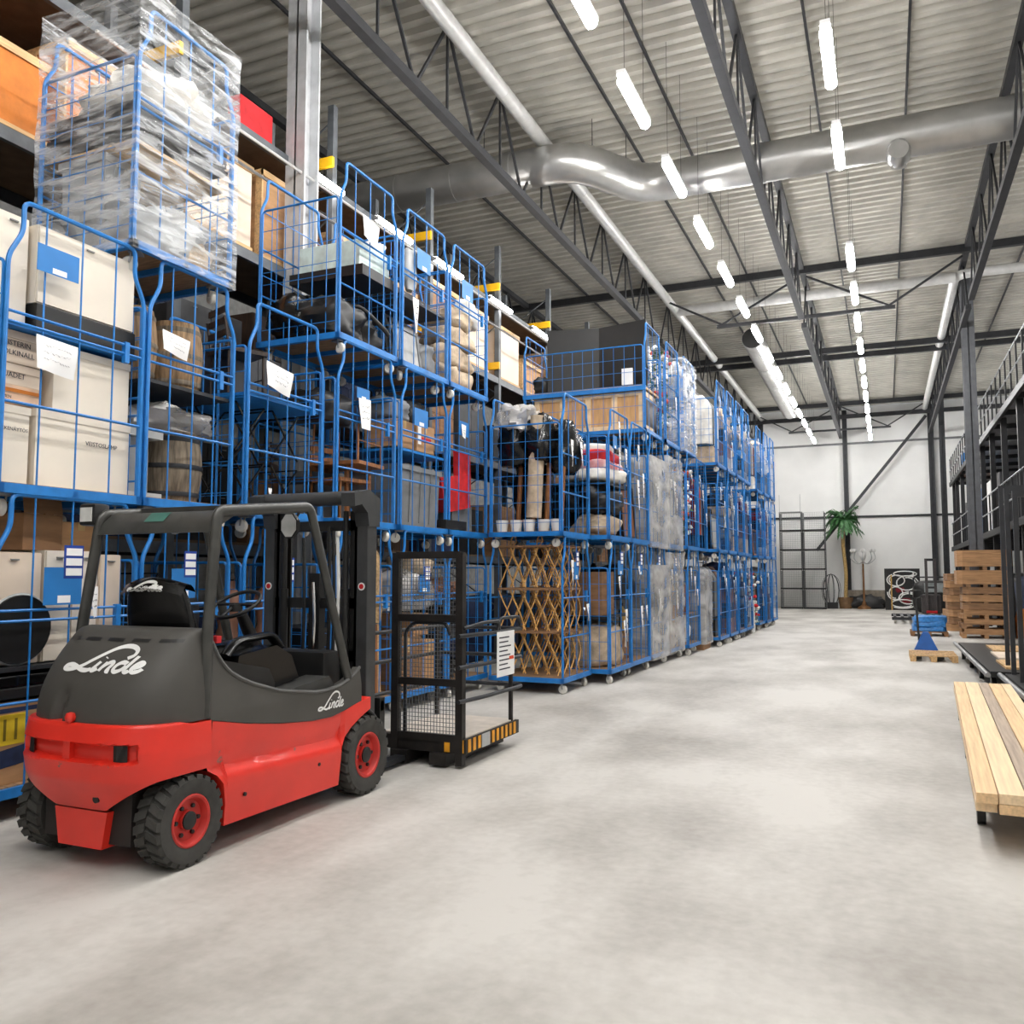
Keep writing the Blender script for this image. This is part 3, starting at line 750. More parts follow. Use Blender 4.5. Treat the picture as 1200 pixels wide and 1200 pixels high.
def scribble(seed, w, h, m=INK, rows=3):
    r = random.Random(seed); mb = MB()
    for k in range(rows):
        z = h*(1-(k+.7)/(rows+.4)); y = w*.12; pts = []
        while y < w*r.uniform(.7, .9): pts.append((0, y, z+r.uniform(-1, 1)*h*.05)); y += w*.045
        for a, b in zip(pts[::2], pts[1::2]): mb.bar(a, b, h*.012, .0008)
    return mb.mesh('handwriting', m)
class Cage: pass
def cage(xf, y0, tier, label, w=1.18, d=1.12, sides=(1, 1), front=1, notes=(), rz=0, dz=0, group='blue roll cages'):
    z0 = 2.0*tier+dz
    t = thing('roll_cage', label, 'roll cage', (xf, y0, z0), rz, group)
    base, dk, fr, fw, bk, bw, sp, sw, cb, cwm, rail, latch = cage_meshes(w, d)
    inst('base_frame', base, t); inst('deck', dk, t)
    if front:
        g = inst('front_gate', fr, t); inst('gate_wires', fw, g)['kind'] = 'stuff'
        for z in ((.76, 1.30, 1.37) if xf < -5 else (.76, 1.30)): inst('gate_rail', rail, g, (-.02, 0, z))
        inst('gate_latch', latch, g, (-.02, w-.18, 1.30))
    g = inst('back_panel', bk, t); inst('panel_wires', bw, g)['kind'] = 'stuff'
    for z in (.76, 1.30): inst('back_rail', rail, g, (-d+.02, 0, z))
    for s, y in ((0, .012), (1, w-.012)):
        if sides[s]: inst('side_wires', sw, inst('side_panel', sp, t, (0, y, 0)))['kind'] = 'stuff'
    for x in (-.1, -d+.1):
        for y in (.12, w-.12):
            a = rnd.uniform(-.8, .8)+PI*(rnd.random() > .5)
            inst('wheel', cwm, inst('castor', cb, t, (x, y, 0), (0, 0, a)))
    if xf > -5:
        notes = list(notes)+[('n', rnd.uniform(.15, .45), rnd.uniform(1.45, 1.85), .11, rnd.uniform(.2, .42)), ('n', rnd.uniform(.55, .95), rnd.uniform(.9, 1.7), .12, rnd.uniform(.2, .42))]
    for nt_ in notes:
        kind, y, z, nw_, nh = nt_[:5]; tl = nt_[5] if len(nt_) > 5 else rnd.uniform(-.08, .08)
        if kind == 'p':
            o = MB().box(0, .004, 0, nw_, -nh, 0).build('placard', BLUEW, t, loc=(.006, y, z))
            MB().box(.0045, .0055, nw_*.36, nw_*.70, -nh*.95, -nh*.75).build('label_sticker', PAPER, o)
            if len(nt_) > 6:
                for k in range(3): MB().box(.005, .007, nw_*.55, nw_*.98, nh*.32-nh*.27*k-.0, nh*.52-nh*.27*k).build('label_sticker', PAPER, o)
                MB().box(.0005, .0045, nw_*.5, nw_*1.02, -nh*.3, nh*.6).build('label_backing', BLUEW if 0 else mat('label_blue', (24, 60, 150), .5), o)
        else:
            s1 = rnd.uniform(.01, .04)
            def pg(u, v): return (.012+s1*math.sin(3*u+v*2)*v+.01*v, nw_*u, -nh*v)
            o = MB().grid(pg, 6, 6).build('paper_note', PAPER, t, 60, loc=(.006, y, z)); o.rotation_euler = (tl, 0, 0)
            if nh > .12:
                sq = MB()
                r_ = random.Random(int(y0*100)+tier)
                for k in range(3):
                    v = .25+.2*k; u = .15
                    while u < .8:
                        a = Vector(pg(u, v)); b_ = Vector(pg(u+.05, v+r_.uniform(-.05, .05))); a.x += .003; b_.x += .003
                        sq.bar(a, b_, nh*.010, .0006); u += .07
                sq.build('handwriting', INK, o)
    c = Cage(); c.o = t; c.x = xf; c.y = y0; c.z = z0+.222; c.w = w; c.d = d; c.t = t
    return c

# ------------------------------------------------------------------ goods: builders
def at(c, fx, fy, z=0): return (c.x-fx, c.y+fy, c.z+z)
def put_text(par, txt, size, x, y, z, m=INK):
    o = inst('lettering', text_mesh(txt, size, m), par, (x, y, z), (PI/2, 0, PI/2)); return o
def carton(label, pos, sx, sy, sz, m=CARD, rz=0, open_=False, name='cardboard_box', cat='box', tape=True):
    t = thing(name, label, cat, pos, rz)
    MB().box(-sx/2, sx/2, -sy/2, sy/2, 0, sz, .006).build('body', m, t)
    if open_:
        for s in (-1, 1):
            MB().bar((s*sx/2, 0, sz), (s*(sx/2+.02), 0, sz+.0), .01).add([(s*sx/2, -sy/2, sz), (s*sx/2, sy/2, sz), (s*(sx/2-.02), sy/2*.98, sz+.12), (s*(sx/2-.02), -sy/2*.98, sz+.12)], [(0, 1, 2, 3)]).build('flap', m, t)
    elif tape:
        MB().box(sx/2, sx/2+.002, -.03, .03, sz*.72, sz).box(-sx/2, sx/2+.002, -.03, .03, sz, sz+.002).build('tape', TAPE, t)
    return t
def cabinet(label, pos, sx, sy, sz, m=CREAM, doors=2, rows=1, name='cabinet', cat='cabinet', rz=0, base=None):
    t = thing(name, label, cat, pos, rz)
    zb = .06 if base else .0
    if base: MB().box(-sx/2+.01, sx/2-.01, -sy/2+.01, sy/2-.01, 0, zb).build('plinth', base, t)
    MB().box(-sx/2, sx/2, -sy/2, sy/2, zb, sz).build('body', m, t)
    for i in range(doors):
        for j in range(rows):
            y0 = -sy/2+sy*i/doors+.006; y1 = -sy/2+sy*(i+1)/doors-.006
            z0 = zb+(sz-zb)*j/rows+.006; z1 = zb+(sz-zb)*(j+1)/rows-.006
            d = MB().box(sx/2+.001, sx/2+.016, y0, y1, z0, z1).build('door', m, t)
            MB().box(sx/2+.016, sx/2+.03, (y0+y1)/2-.03, (y0+y1)/2+.03, z1-.05, z1-.04).build('handle', STEEL, d)
    return t
def bag(label, pos, r, m, e=.8, seed=0, amp=.25, fr=2.2, name='bag', cat='bag', flat=.85, rz=0):
    o = MB().blob((0, 0, r[2]*(flat or 1)), r, e, seed, amp, fr, 28, 18, flat).build(name, m, None, 60, loc=pos, rz=rz)
    return tag(o, label, cat)
def barrel(label, pos, r, h, m, name='barrel', hoops=3):
    t = thing(name, label, 'barrel', pos)
    prof = [(r*(.80+.2*math.sin(PI*(k/10*.9+.05))), h*k/10) for k in range(11)]
    MB().lathe(prof+[(prof[-1][0]*.93, h), (prof[-1][0]*.92, h-.03), (0, h-.03)], 26).build('staves', m, t, 40)
    for k in range(hoops):
        f = .12+.76*k/(hoops-1); rr = r*(.80+.2*math.sin(PI*(f*.9+.05)))+.004
        MB().lathe([(rr, h*f-.02), (rr+.003, h*f), (rr, h*f+.02)], 26, cap=False).build('hoop', DSTEEL if m is BARREL2 else BARREL2, t, 60)
    return t
def chair(label, pos, m=WOOD, rz=0, flip=False, h=.86, name='wooden_chair', w=.42):
    t = thing(name, label, 'chair', pos, rz)
    if flip: t.rotation_euler = (PI, 0, rz); t.location.z += .47
    MB().box(-w/2, w/2, -w/2, w/2, .43, .47).build('seat', m, t)
    for sx in (-1, 1):
        for sy in (-1, 1):
            MB().bar((sx*(w/2-.03), sy*(w/2-.03), 0), (sx*(w/2-.03), sy*(w/2-.03), .43), .018).build('leg', m, t)
        MB().bar((sx*(w/2-.03), -w/2+.03, .2), (sx*(w/2-.03), w/2-.03, .2), .011).build('stretcher', m, t)
    if not flip:
        for sy in (-1, 1): MB().bar((-w/2+.03, sy*(w/2-.03), .45), (-w/2-.02, sy*(w/2-.03), h), .018).build('back_post', m, t)
        for z in (.6, .72, .83): MB().box(-w/2-.01, -w/2+.01, -w/2+.03, w/2-.03, z-.03, z+.03).build('back_slat', m, t)
    return t
def framed(label, pos, w, h, m, m2, lean=.12, rz=0, name='picture_frame', cat='picture'):
    t = thing(name, label, cat, pos, rz); t.rotation_euler = (0, -lean, rz)
    MB().box(0, .03, -w/2, w/2, 0, .05).box(0, .03, -w/2, w/2, h-.05, h).box(0, .03, -w/2, -w/2+.05, 0, h).box(0, .03, w/2-.05, w/2, 0, h).build('frame', m, t)
    MB().box(.005, .012, -w/2+.05, w/2-.05, .05, h-.05).build('panel', m2, t)
    return t
def roll(label, pos, r, h, m, tilt=(0, 0), name='fabric_roll', cat='roll'):
    t = thing(name, label, cat, pos); t.rotation_euler = (tilt[0], tilt[1], 0)
    MB().lathe([(r, 0), (r, h)], 18, cap=False).lathe([(r*.98, h*.5), (r*.98, h)], 18, cap=False).build('sleeve', m, t, 50)
    MB().lathe([(r*.9, .01), (r*.9, h-.02)], 16).build('core', CARD, t, 50)
    return t
def bust(label, pos, m, s=1.0, rz=0):
    t = thing('dress_form', label, 'mannequin', pos, rz)
    prof = [(.13, .0), (.17, .06), (.18, .14), (.15, .28), (.125, .36), (.15, .48), (.17, .58), (.15, .66), (.09, .71), (.05, .74), (.048, .82), (.0, .83)]
    mb = MB().lathe([(a*s, b*s) for a, b in prof], 22)
    mb.v = [(x*.72, y*1.12, z) for x, y, z in mb.v]
    mb.build('torso', m, t, 60)
    MB().lathe([(.03*s, .82*s), (.05*s, .84*s), (.03*s, .9*s), (0, .91*s)], 12).build('neck_cap', WOODD, t, 50)
    return t
def bouquet(label, pos, w, h, cols, seed=0, dens=60, pot=True, name='artificial_plant', cat='plant', d=None):
    t = thing(name, label, cat, pos); r = random.Random(seed); d = d or w
    if pot:
        MB().lathe([(.09, 0), (.13, .2), (.12, .2), (.1, .16), (0, .16)], 14).build('pot', WOODD, t, 40)
    st = MB(); lf = MB(); bl = {c.name: (c, MB()) for c in cols}
    for k in range(10): 
        st.tube([(0, 0, .1), (r.uniform(-.2, .2)*d, r.uniform(-.25, .25)*w, h*.5), (r.uniform(-.5, .5)*d, r.uniform(-.5, .5)*w, h*r.uniform(.5, 1))], .006, 4)
    for k in range(dens*3):
        p = Vector((r.uniform(-.5, .5)*d, r.uniform(-.5, .5)*w, h*r.uniform(.15, 1.0))); a = r.uniform(0, 6.3); l = r.uniform(.06, .13)
        u = Vector((math.cos(a), math.sin(a), r.uniform(-.5, .5)))*l; n = u.cross(Vector((0, 0, 1))).normalized()*l*.3
        lf.add([p, p+u*.5+n, p+u, p+u*.5-n+Vector((0, 0, .01))], [(0, 1, 2, 3)])
    for k in range(dens):
        c = cols[r.randrange(len(cols))]; mb = bl[c.name][1]; s = r.uniform(.035, .065)
        p = (r.uniform(-.5, .5)*d, r.uniform(-.5, .5)*w, h*r.uniform(.15, 1.0)); mb.blob(p, (s, s, s*.8), 1, k, .5, 3, 8, 5)
    st.build('stems', GREEN, t)
    for nm, mb, m in [('leaves', lf, GREEN)]+[('blossoms', b[1], b[0]) for b in bl.values()]:
        o = mb.build(nm, m, t); o['kind'] = 'stuff'
    return t
def garment(label, pos, w, h, m, seed=0, name='hanging_garment', cat='garment', d=.10):
    r = random.Random(seed); ph = r.uniform(0, 6)
    def g(u, v):
        a = 2*PI*u; z = h*(1-v); k = .35+.65*min(1, (1-z/h)*4+.15)
        q = d*(.5+.5*min(1, v*3))*(1+.35*math.sin(6*a+ph+2*v)*v)
        return (math.cos(a)*w/2*k, math.sin(a)*q, z)
    t = thing(name, label, cat, pos); MB().grid(g, 36, 8).build('cloth', m, t, 60)
    MB().tube(curve([(0, 0, h), (0, 0, h+.05), (0, .02, h+.08), (0, .0, h+.1)], 3), .004, 5).build('hanger_hook', STEEL, t)
    return t
def cushion(label, pos, sx, sy, sz, m, seed=0, name='cushion', cat='cushion', rz=0):
    return bag(label, pos, (sx/2, sy/2, sz/2), m, .45, seed, .12, 2, name, cat, .95, rz)
def table(label, pos, sx, sy, h, m, name='small_table', leg=None, rz=0):
    t = thing(name, label, 'table', pos, rz)
    MB().box(-sx/2, sx/2, -sy/2, sy/2, h-.035, h).build('table_top', m, t)
    for a in (-1, 1):
        for b in (-1, 1): MB().bar((a*(sx/2-.04), b*(sy/2-.04), 0), (a*(sx/2-.04), b*(sy/2-.04), h-.03), .02).build('leg', leg or m, t)
    return t
def shell(label, x0, x1, y0, y1, z0, z1, m, seed=0, amp=.025, name='stretch_wrap', n=14):
    """film pulled round a load: a wrinkled closed skin with some tail hanging"""
    cx, cy = (x0+x1)/2, (y0+y1)/2
    def f(u, v):
        a = 4*u; i = int(a) % 4; k = a-int(a)
        P_ = [(x1, y0), (x1, y1), (x0, y1), (x0, y0)]; p, q = P_[i], P_[(i+1) % 4]
        x = p[0]+(q[0]-p[0])*k; y = p[1]+(q[1]-p[1])*k; z = z0+(z1-z0)*v
        nn = noise.noise(Vector((x*3+seed, y*3, z*5-x*2-y*2)))*amp+noise.noise(Vector((x*9, y*9+seed, z*11)))*amp*.4
        s = 1+nn
        return (x+(x-cx)*nn-0, y+(y-cy)*nn, z-z0+.4*nn)
    mb = MB().grid(f, 4*n, n)
    o = mb.build(name, m, None, 70, loc=(0, 0, z0))
    return tag(o, label, 'plastic wrap')
def crate(label, pos, sx, sy, sz, m=WOODL, name='wooden_crate', rz=0, panel=CARD):
    t = thing(name, label, 'crate', pos, rz)
    MB().box(-sx/2+.02, sx/2-.02, -sy/2+.02, sy/2-.02, 0, sz-.02).build('panelling', panel, t)
    for z in (0, sz-.08):
        MB().box(-sx/2, sx/2, -sy/2, -sy/2+.022, z, z+.08).build('batten', m, t)
        MB().box(sx/2-.022, sx/2, -sy/2, sy/2, z, z+.08).build('batten', m, t)
    k = max(2, round(sx/.6))
    for i in range(k+1):
        x = -sx/2+(sx-.1)*i/k; MB().box(x, x+.1, -sy/2-.004, -sy/2+.02, .08, sz-.08).build('batten', m, t)
    return t
def bin_(label, pos, sx, sy, sz, m=GREY, name='plastic_bin'):
    t = thing(name, label, 'bin', pos)
    a = .93
    MB().add([(-sx/2*a, -sy/2*a, 0), (sx/2*a, -sy/2*a, 0), (sx/2*a, sy/2*a, 0), (-sx/2*a, sy/2*a, 0), (-sx/2, -sy/2, sz), (sx/2, -sy/2, sz), (sx/2, sy/2, sz), (-sx/2, sy/2, sz)],
             [(0, 3, 2, 1), (0, 1, 5, 4), (1, 2, 6, 5), (2, 3, 7, 6), (3, 0, 4, 7), (4, 5, 6, 7)]).build('tub', m, t)
    MB().box(-sx/2-.02, sx/2+.02, -sy/2-.02, sy/2+.02, sz-.04, sz+.02).build('rim', m, t)
    for k in range(3):
        y = -sy/2+sy*(k+1)/4; MB().bar((sx/2*.95, y, .04), (sx/2+.012, y, sz-.04), .012).build('rib', m, t)
    return t
def cross_stand(label, pos, w, h, m=BLACKG, d=.5, name='folding_stand'):
    t = thing(name, label, 'stand', pos)
    for x in (-d/2, d/2):
        MB().bar((x, -w/2, 0), (x, w/2, h), .014).build('leg', m, t); MB().bar((x, w/2, 0), (x, -w/2, h), .014).build('leg', m, t)
    for y in (-w/2, w/2): MB().bar((-d/2, y, h), (d/2, y, h), .014).build('rail', m, t)
    return t
def shelf_on(c, z=1.33, m=None, f0=.04):
    return MB().box(-c.d+.05, -.05, .04, c.w-.04, z-.015, z+.015).build('shelf', m or DSTEEL, c.o)

# ------------------------------------------------------------------ row of cages behind the forklift
XA = -5.28
PL = ('p', .20, 1.80, .30, .17)
c = cage(XA, 3.72, 0, 'bottom blue cage at the left edge with pale wardrobes over printed cartons', notes=[('p', .36, 1.66, .30, .26, 0, 1), ('n', .66, 1.05, .26, .34, .25), ('n', .72, 1.52, .07, .22)])
shelf_on(c, .98)
cabinet('pale cream wardrobe part at the very left of the bottom shelf', at(c, .45, .24, .78), .6, .42, .76, CREAM2, 1)
cabinet('cream two-door cupboard behind the blue placard on the bottom shelf', at(c, .45, .70, .78), .6, .44, .78, CREAM, 2)
cabinet('narrow cream cupboard next to the forklift guard', at(c, .45, 1.03, .78), .6, .19, .76, CREAM2, 1)
carton('open brown carton on the cream cupboards under the second tier', at(c, .48, .50, 1.56), .5, .34, .26, CARD2, .1, True)
carton('brown carton beside the open one on the cream cupboards', at(c, .48, .88, 1.56), .4, .36, .22, CARD)
t = thing('round_disc', 'black round disc with pale rim leaning on the bottom cupboards', 'disc', at(c, .10, .26, 1.02)); t.rotation_euler = (0, .06, 0)
MB().lathe([(.0, 0), (.23, 0), (.235, .015), (.23, .03), (0, .03)], 32, 'x').build('disc_face', BLACK, t, 40); MB().lathe([(.232, .0), (.245, .01), (.232, .02)], 32, 'x', cap=False).build('disc_rim', LGREY, t, 40)
for k, (zz, m_) in enumerate(((.64, BLACKG), (.56, BLACK))):
    tag(MB().box(-.45, .45, -.55, .55, 0, .075, .01).build('laminate_slab', m_, loc=at(c, .52, .58, zz)), ['glossy black slab on top in the bottom left cage', 'matt black slab lying on the printed cartons'][k], 'panel')
b1 = carton('large carton with yellow label and navy print, bottom left cage', at(c, .40, .32, 0), .62, .54, .54, CARD, tape=False)
MB().box(.311, .313, -.26, .02, .26, .46).build('yellow_label', mat('yellow_label', (222, 190, 40), .6), b1)
for k in range(3): MB().box(.3135, .3145, -.22+.08*k, -.2+.08*k, .29, .43).build('label_text', mat('olive_ink', (120, 104, 20), .7), b1)
MB().add([(.312, -.27, .16), (.312, -.22, .22), (.312, .10, .26), (.312, .27, .36), (.312, .27, .25), (.312, .06, .13), (.312, -.27, .1)], [(0, 1, 2, 3, 4, 5, 6)]).build('navy_print', NAVY, b1)
MB().box(.3105, .3115, -.27, .27, .47, .50).build('navy_print', NAVY, b1)
b2 = carton('large carton with navy zigzag print beside the forklift counterweight', at(c, .40, .88, 0), .62, .52, .55, CARD, tape=False)
MB().add([(.312, -.26, .5), (.312, -.12, .5), (.312, -.02, .36), (.312, -.02, .5), (.312, .26, .5), (.312, .26, .30), (.312, -.10, .27), (.312, -.26, .16)], [(0, 1, 2, 3, 4, 5, 6, 7)]).build('navy_print', NAVY, b2)

c = cage(XA, 3.72, 1, 'second-tier blue cage packed with cream boxes, at the left edge', notes=[('p', .21, 1.89, .33, .19), ('n', .22, 1.25, .33, .24)])
shelf_on(c, 1.30, BLUE)
def cbox(label, fy, z, sx, sy, sz, m=CREAM, lines=(), fx=None):
    t = thing('cream_box', label, 'box', at(c, (fx or .42), fy, z)); MB().box(-sx/2, sx/2, -sy/2, sy/2, 0, sz, .004).build('body', m, t)
    MB().box(-sx/2-.006, sx/2+.006, -sy/2-.006, sy/2+.006, sz-.05, sz+.004).build('lid', m, t)
    for s_, size, y, z_ in lines: put_text(t, s_, size, sx/2+.008, y, z_)
    return t
cbox('cream archive box lettered in grey at the bottom left of the second tier', .15, 0, .62, .28, .53, CREAM, [('NUKKENÄYTÖS', .034, -.12, .36)])
cbox('large cream box with small grey lettering, lower right of its cage', .74, 0, .62, .80, .54, CREAM, [('VEISTOSLAMP', .046, .0, .34)])
cbox('tall plain cream box stacked upon the large lettered one', .80, .55, .60, .66, .48, CREAM)
cbox('cream box hand-lettered in black capitals under the blue shelf', .22, .83, .56, .40, .22, CREAM2, [('FISTERIN', .05, -.12, .12), ('KOLKINALL', .05, -.16, .055)])
cbox('pinkish box lettered QUADET with an orange stripe', .20, .68, .56, .36, .14, CREAM2, [('QUADET', .05, -.14, .05)])
o = cbox('pinkish carton with orange band on the cream archive box', .20, .555, .56, .36, .12, mat('pink_card', (226, 190, 160), .7), [('NUMEN', .03, -.14, .03)])
MB().box(.287, .289, -.18, .18, .075, .1).build('orange_band', ORANGE, o)
cabinet('white dresser with black plinth on the shelf of the left cage', at(c, .42, .72, 1.29), .6, .84, .56, CREAM, 1, 1, base=None)
tag(MB().box(-.28, .30, -.42, .44, 0, .19, .008).build('low_bench', BLACK, loc=at(c, .40, .72, 1.096)), 'black base board beneath the white dresser', 'bench')
cabinet('narrow white cabinet at the extreme left of the shelf', at(c, .48, .15, 1.096), .6, .24, .78, CREAM, 1)

c = cage(XA, 4.92, 0, 'bottom blue cage behind the forklift seat, with a teal canister', w=1.0, notes=[('p', .30, 1.66, .26, .24, 0, 1)])
t = thing('canister', 'teal canister with a pale cap behind the forklift seat', 'canister', at(c, .3, .46, .42)); MB().lathe([(.16, 0), (.17, .05), (.17, .3), (.12, .42), (.05, .46)], 20).build('tank', TEAL, t, 50); MB().lathe([(.1, .43), (.11, .5), (0, .52)], 14).build('cap', PLASTW, t, 50)
carton('brown carton under the teal canister', at(c, .45, .48, 0), .6, .7, .42, CARD2)
bag('dark tarpaulin bundle beside the teal canister', at(c, .55, .74, .42), (.3, .2, .5), BLACK, .6, 3)
cross_stand('folded dark stand behind the forklift guard post', at(c, .75, .4, .5), .5, .9)

c = cage(XA, 4.92, 1, 'second-tier blue cage with wooden kegs above foil-wrapped barrels', w=1.0, notes=[('n', .12, 1.58, .30, .17, -.1)])
shelf_on(c, 1.16, DSTEEL)
barrel('brown wooden keg on the shelf, nearer the cream boxes', at(c, .42, .20, .97), .21, .62, BARREL)
barrel('brown wooden keg on the shelf, farther from the cream boxes', at(c, .40, .66, .97), .24, .60, BARREL)
barrel('grey wooden barrel under the kegs', at(c, .42, .66, 0), .27, .62, BARREL2)
bag('crumpled clear plastic over the grey barrel', at(c, .42, .52, .60), (.34, .44, .12), FILMW, .8, 9, .4, 3, 'plastic_sheet', 'plastic')
t = thing('column_pedestal', 'grey fluted pedestal beside the grey barrel', 'pedestal', at(c, .35, .18, 0))
MB().lathe([(.13, .05), (.13, .5)], 14, cap=False).build('shaft', LGREY, t); MB().box(-.17, .17, -.17, .17, 0, .05).build('plinth', LGREY, t); MB().box(-.17, .17, -.17, .17, .5, .56).build('capital', LGREY, t)

c = cage(XA+.02, 4.72, 2, 'topmost blue cage sheathed in clear film at the upper left', w=1.1)
shelf_on(c, 1.2, DSTEEL)
bag('sagging grey quilt inside the film-wrapped top cage', at(c, .55, .55, 0), (.45, .48, .26), LGREY, .7, 4, .35, name='folded_quilt', cat='quilt')
bag('beige rolled textile lying under film on the deck, far end', at(c, .3, .80, 0), (.18, .24, .2), CANVAS, .7, 6, .3, name='textile_bundle', cat='bundle')
bag('tan leather pouch on the deck behind the film', at(c, .22, .45, 0), (.12, .16, .1), BROWNB, .7, 8, .2)
bin_('grey ribbed tub near the left side of the film-wrapped cage', at(c, .65, .24, .26), .5, .36, .5, LGREY)
tag(MB().box(-.5, .5, -.5, .5, 0, .03).build('board', WOODL, loc=at(c, .56, .55, .80)), 'pale board laid above the grey tub in the wrapped cage', 'board')
tag(MB().box(-.5, .5, -.5, .5, 0, .14).build('dark_tray', DSTEEL, loc=at(c, .56, .55, 1.02)), 'dark tray on the shelf of the wrapped cage', 'tray')
bag('rumpled white sheet on the top shelf of the wrapped cage', at(c, .5, .55, 1.18), (.46, .46, .2), WHITEF, .7, 11, .35, name='folded_sheet', cat='sheet')
shell('clear stretch film around the topmost left cage', XA-1.10, XA+.035, 4.70, 5.84, 4.14, 6.3, FILM, 3, .03)

c = cage(XA, 6.08, 0, 'bottom blue cage behind the forklift cabin, holding tan dress forms', w=1.16, notes=[('p', .42, 1.62, .27, .26, 0, 1)])
for k, (fx, fy, s) in enumerate(((.35, .78, 1.0), (.5, 1.02, 1.05), (.6, .5, .95))):
    bust(['tan dress form nearest the placard, seen past the steering wheel', 'tan dress form close to the forklift mast', 'tan dress form deep in the bottom cage'][k], at(c, fx, fy, .55), BROWNB, s)
tag(MB().box(-.45, .45, -.5, .5, 0, .54).build('dark_plinth', BLACK, loc=at(c, .56, .58, 0)), 'dark box under the dress forms', 'box')

c = cage(XA, 6.08, 1, 'second-tier blue cage of dark crossed-leg stands with a hung note', w=1.16, notes=[('n', .22, 1.62, .40, .24, -.12), ('n', .28, .42, .05, .2)])
shelf_on(c, 1.28, BLUE)
for k, (fy, z) in enumerate(((.32, 0), (.84, 0), (.32, .55), (.84, .55))):
    cross_stand('black crossed-leg stand, %s of its cage' % ['lower left', 'lower right', 'upper left', 'upper right'][k], at(c, .5, fy, z), .4, .46)
cabinet('charcoal cabinet standing on the shelf above the crossed stands', at(c, .75, .75, 1.08), .4, .7, .55, mat('charcoal', (62, 62, 64), .6), 2)
chair('dark chair on the shelf behind the hung note', at(c, .45, .35, 1.08), WOODD, 1.2, h=.75)

c = cage(XA, 7.47, 0, 'bottom blue cage behind the mast with burlap and wooden slats', w=1.2)
for k in range(9):
    o = MB().box(-.01, .01, -.022, .022, 0, .82).build('wooden_lath', WOODL if k % 3 else WOOD, loc=at(c, .10+.02*(k % 3), .58+.064*k, .0)); o.rotation_euler = (rnd.uniform(-.03, .03), -.03, rnd.uniform(-.2, .2))
    tag(o, 'upright wooden slat beside the mast, %s from the left' % ordn(k), 'lath', 'slats behind the mast')
bag('upright burlap sack above the wooden slats', at(c, .16, .93, .84), (.11, .12, .46), BURLAP, .7, 5, .2, name='burlap_sack', cat='sack')
tag(MB().box(-.4, .4, -.55, .55, 0, .82).build('dark_case', BLACK, loc=at(c, .65, .6, 0)), 'dark case behind the wooden slats', 'case')
bag('grey drum-shaped bundle right of the burlap sack', at(c, .42, 1.04, .84), (.2, .13, .4), GREY, .6, 2, .1, name='grey_bundle', cat='bundle')

c = cage(XA, 7.47, 1, 'second-tier blue cage with upturned brown chairs', w=1.2, notes=[('n', .36, 1.56, .24, .34, .06), ('p', .34, 1.68, .25, .12)])
chair('brown wooden chair upside down, higher one', at(c, .35, .70, .62), WOOD, .1, True, w=.62)
chair('brown wooden chair upright under the upturned one', at(c, .40, .62, 0), WOOD, -.15, h=.75, w=.5)
chair('brown wooden chair at the back of the chair cage', at(c, .80, .3, 0), WOODD, .4, h=.8)
framed('brown framed door panel beside the upturned chairs', at(c, .28, .80, 0), .5, .62, WOOD, WOODD, .02)
bag('dark quilted pad hung on top of the chairs', at(c, .6, .45, 1.1), (.3, .4, .2), BLACK, .6, 12)
carton('greyish carton behind the chair cage wires', at(c, .85, .85, 0), .4, .5, .6, GREY)

c = cage(XA, 8.78, 0, 'bottom blue cage seen through the basket mesh', w=1.2, notes=[('p', .42, 1.60, .28, .2, 0, 1)])
bag('grey bundle tied in plastic, seen through the upper mesh', at(c, .42, .6, .95), (.36, .5, .26), FILMW, .7, 14, .35, name='wrapped_bundle', cat='bundle')
carton('brown carton seen through the lower mesh', at(c, .42, .42, 0), .6, .6, .62, CARD2)
carton('second brown carton beside it behind the mesh', at(c, .42, .92, 0), .6, .36, .56, CARD)
carton('small carton on the brown cartons behind the mesh', at(c, .45, .85, .62), .5, .4, .28, CARD)
bag('tan canvas hump over the mesh top', at(c, .4, .86, 1.40), (.3, .24, .14), CANVAS, .8, 15, name='canvas_bundle', cat='bundle')

c = cage(XA, 8.78, 1, 'second-tier blue cage with two taped cartons over a grey tub', w=1.2, notes=[('p', .28, 1.68, .34, .22)])
shelf_on(c, 1.14, BLUE)
bin_('large grey ribbed tub under the taped cartons', at(c, .42, .58, 0), .7, 1.02, .72)
carton('kraft carton with brown tape, left on the shelf', at(c, .36, .30, .96), .45, .44, .34, CARD)
o = carton('kraft carton crossed by red tape on the shelf', at(c, .36, .82, .96), .45, .46, .36, CARD)
MB().box(.2255, .228, -.12, .14, .14, .20).build('red_tape', RED, o); MB().box(.2255, .2275, -.2, -.12, .1, .34).build('white_label', PAPER, o)
bag('dark folded blanket on the left carton', at(c, .42, .28, 1.31), (.26, .26, .16), GREY, .6, 17, .25, name='blanket', cat='blanket')
bag('black backpack on the red-taped carton', at(c, .42, .80, 1.33), (.2, .25, .18), BLACK, .7, 18)

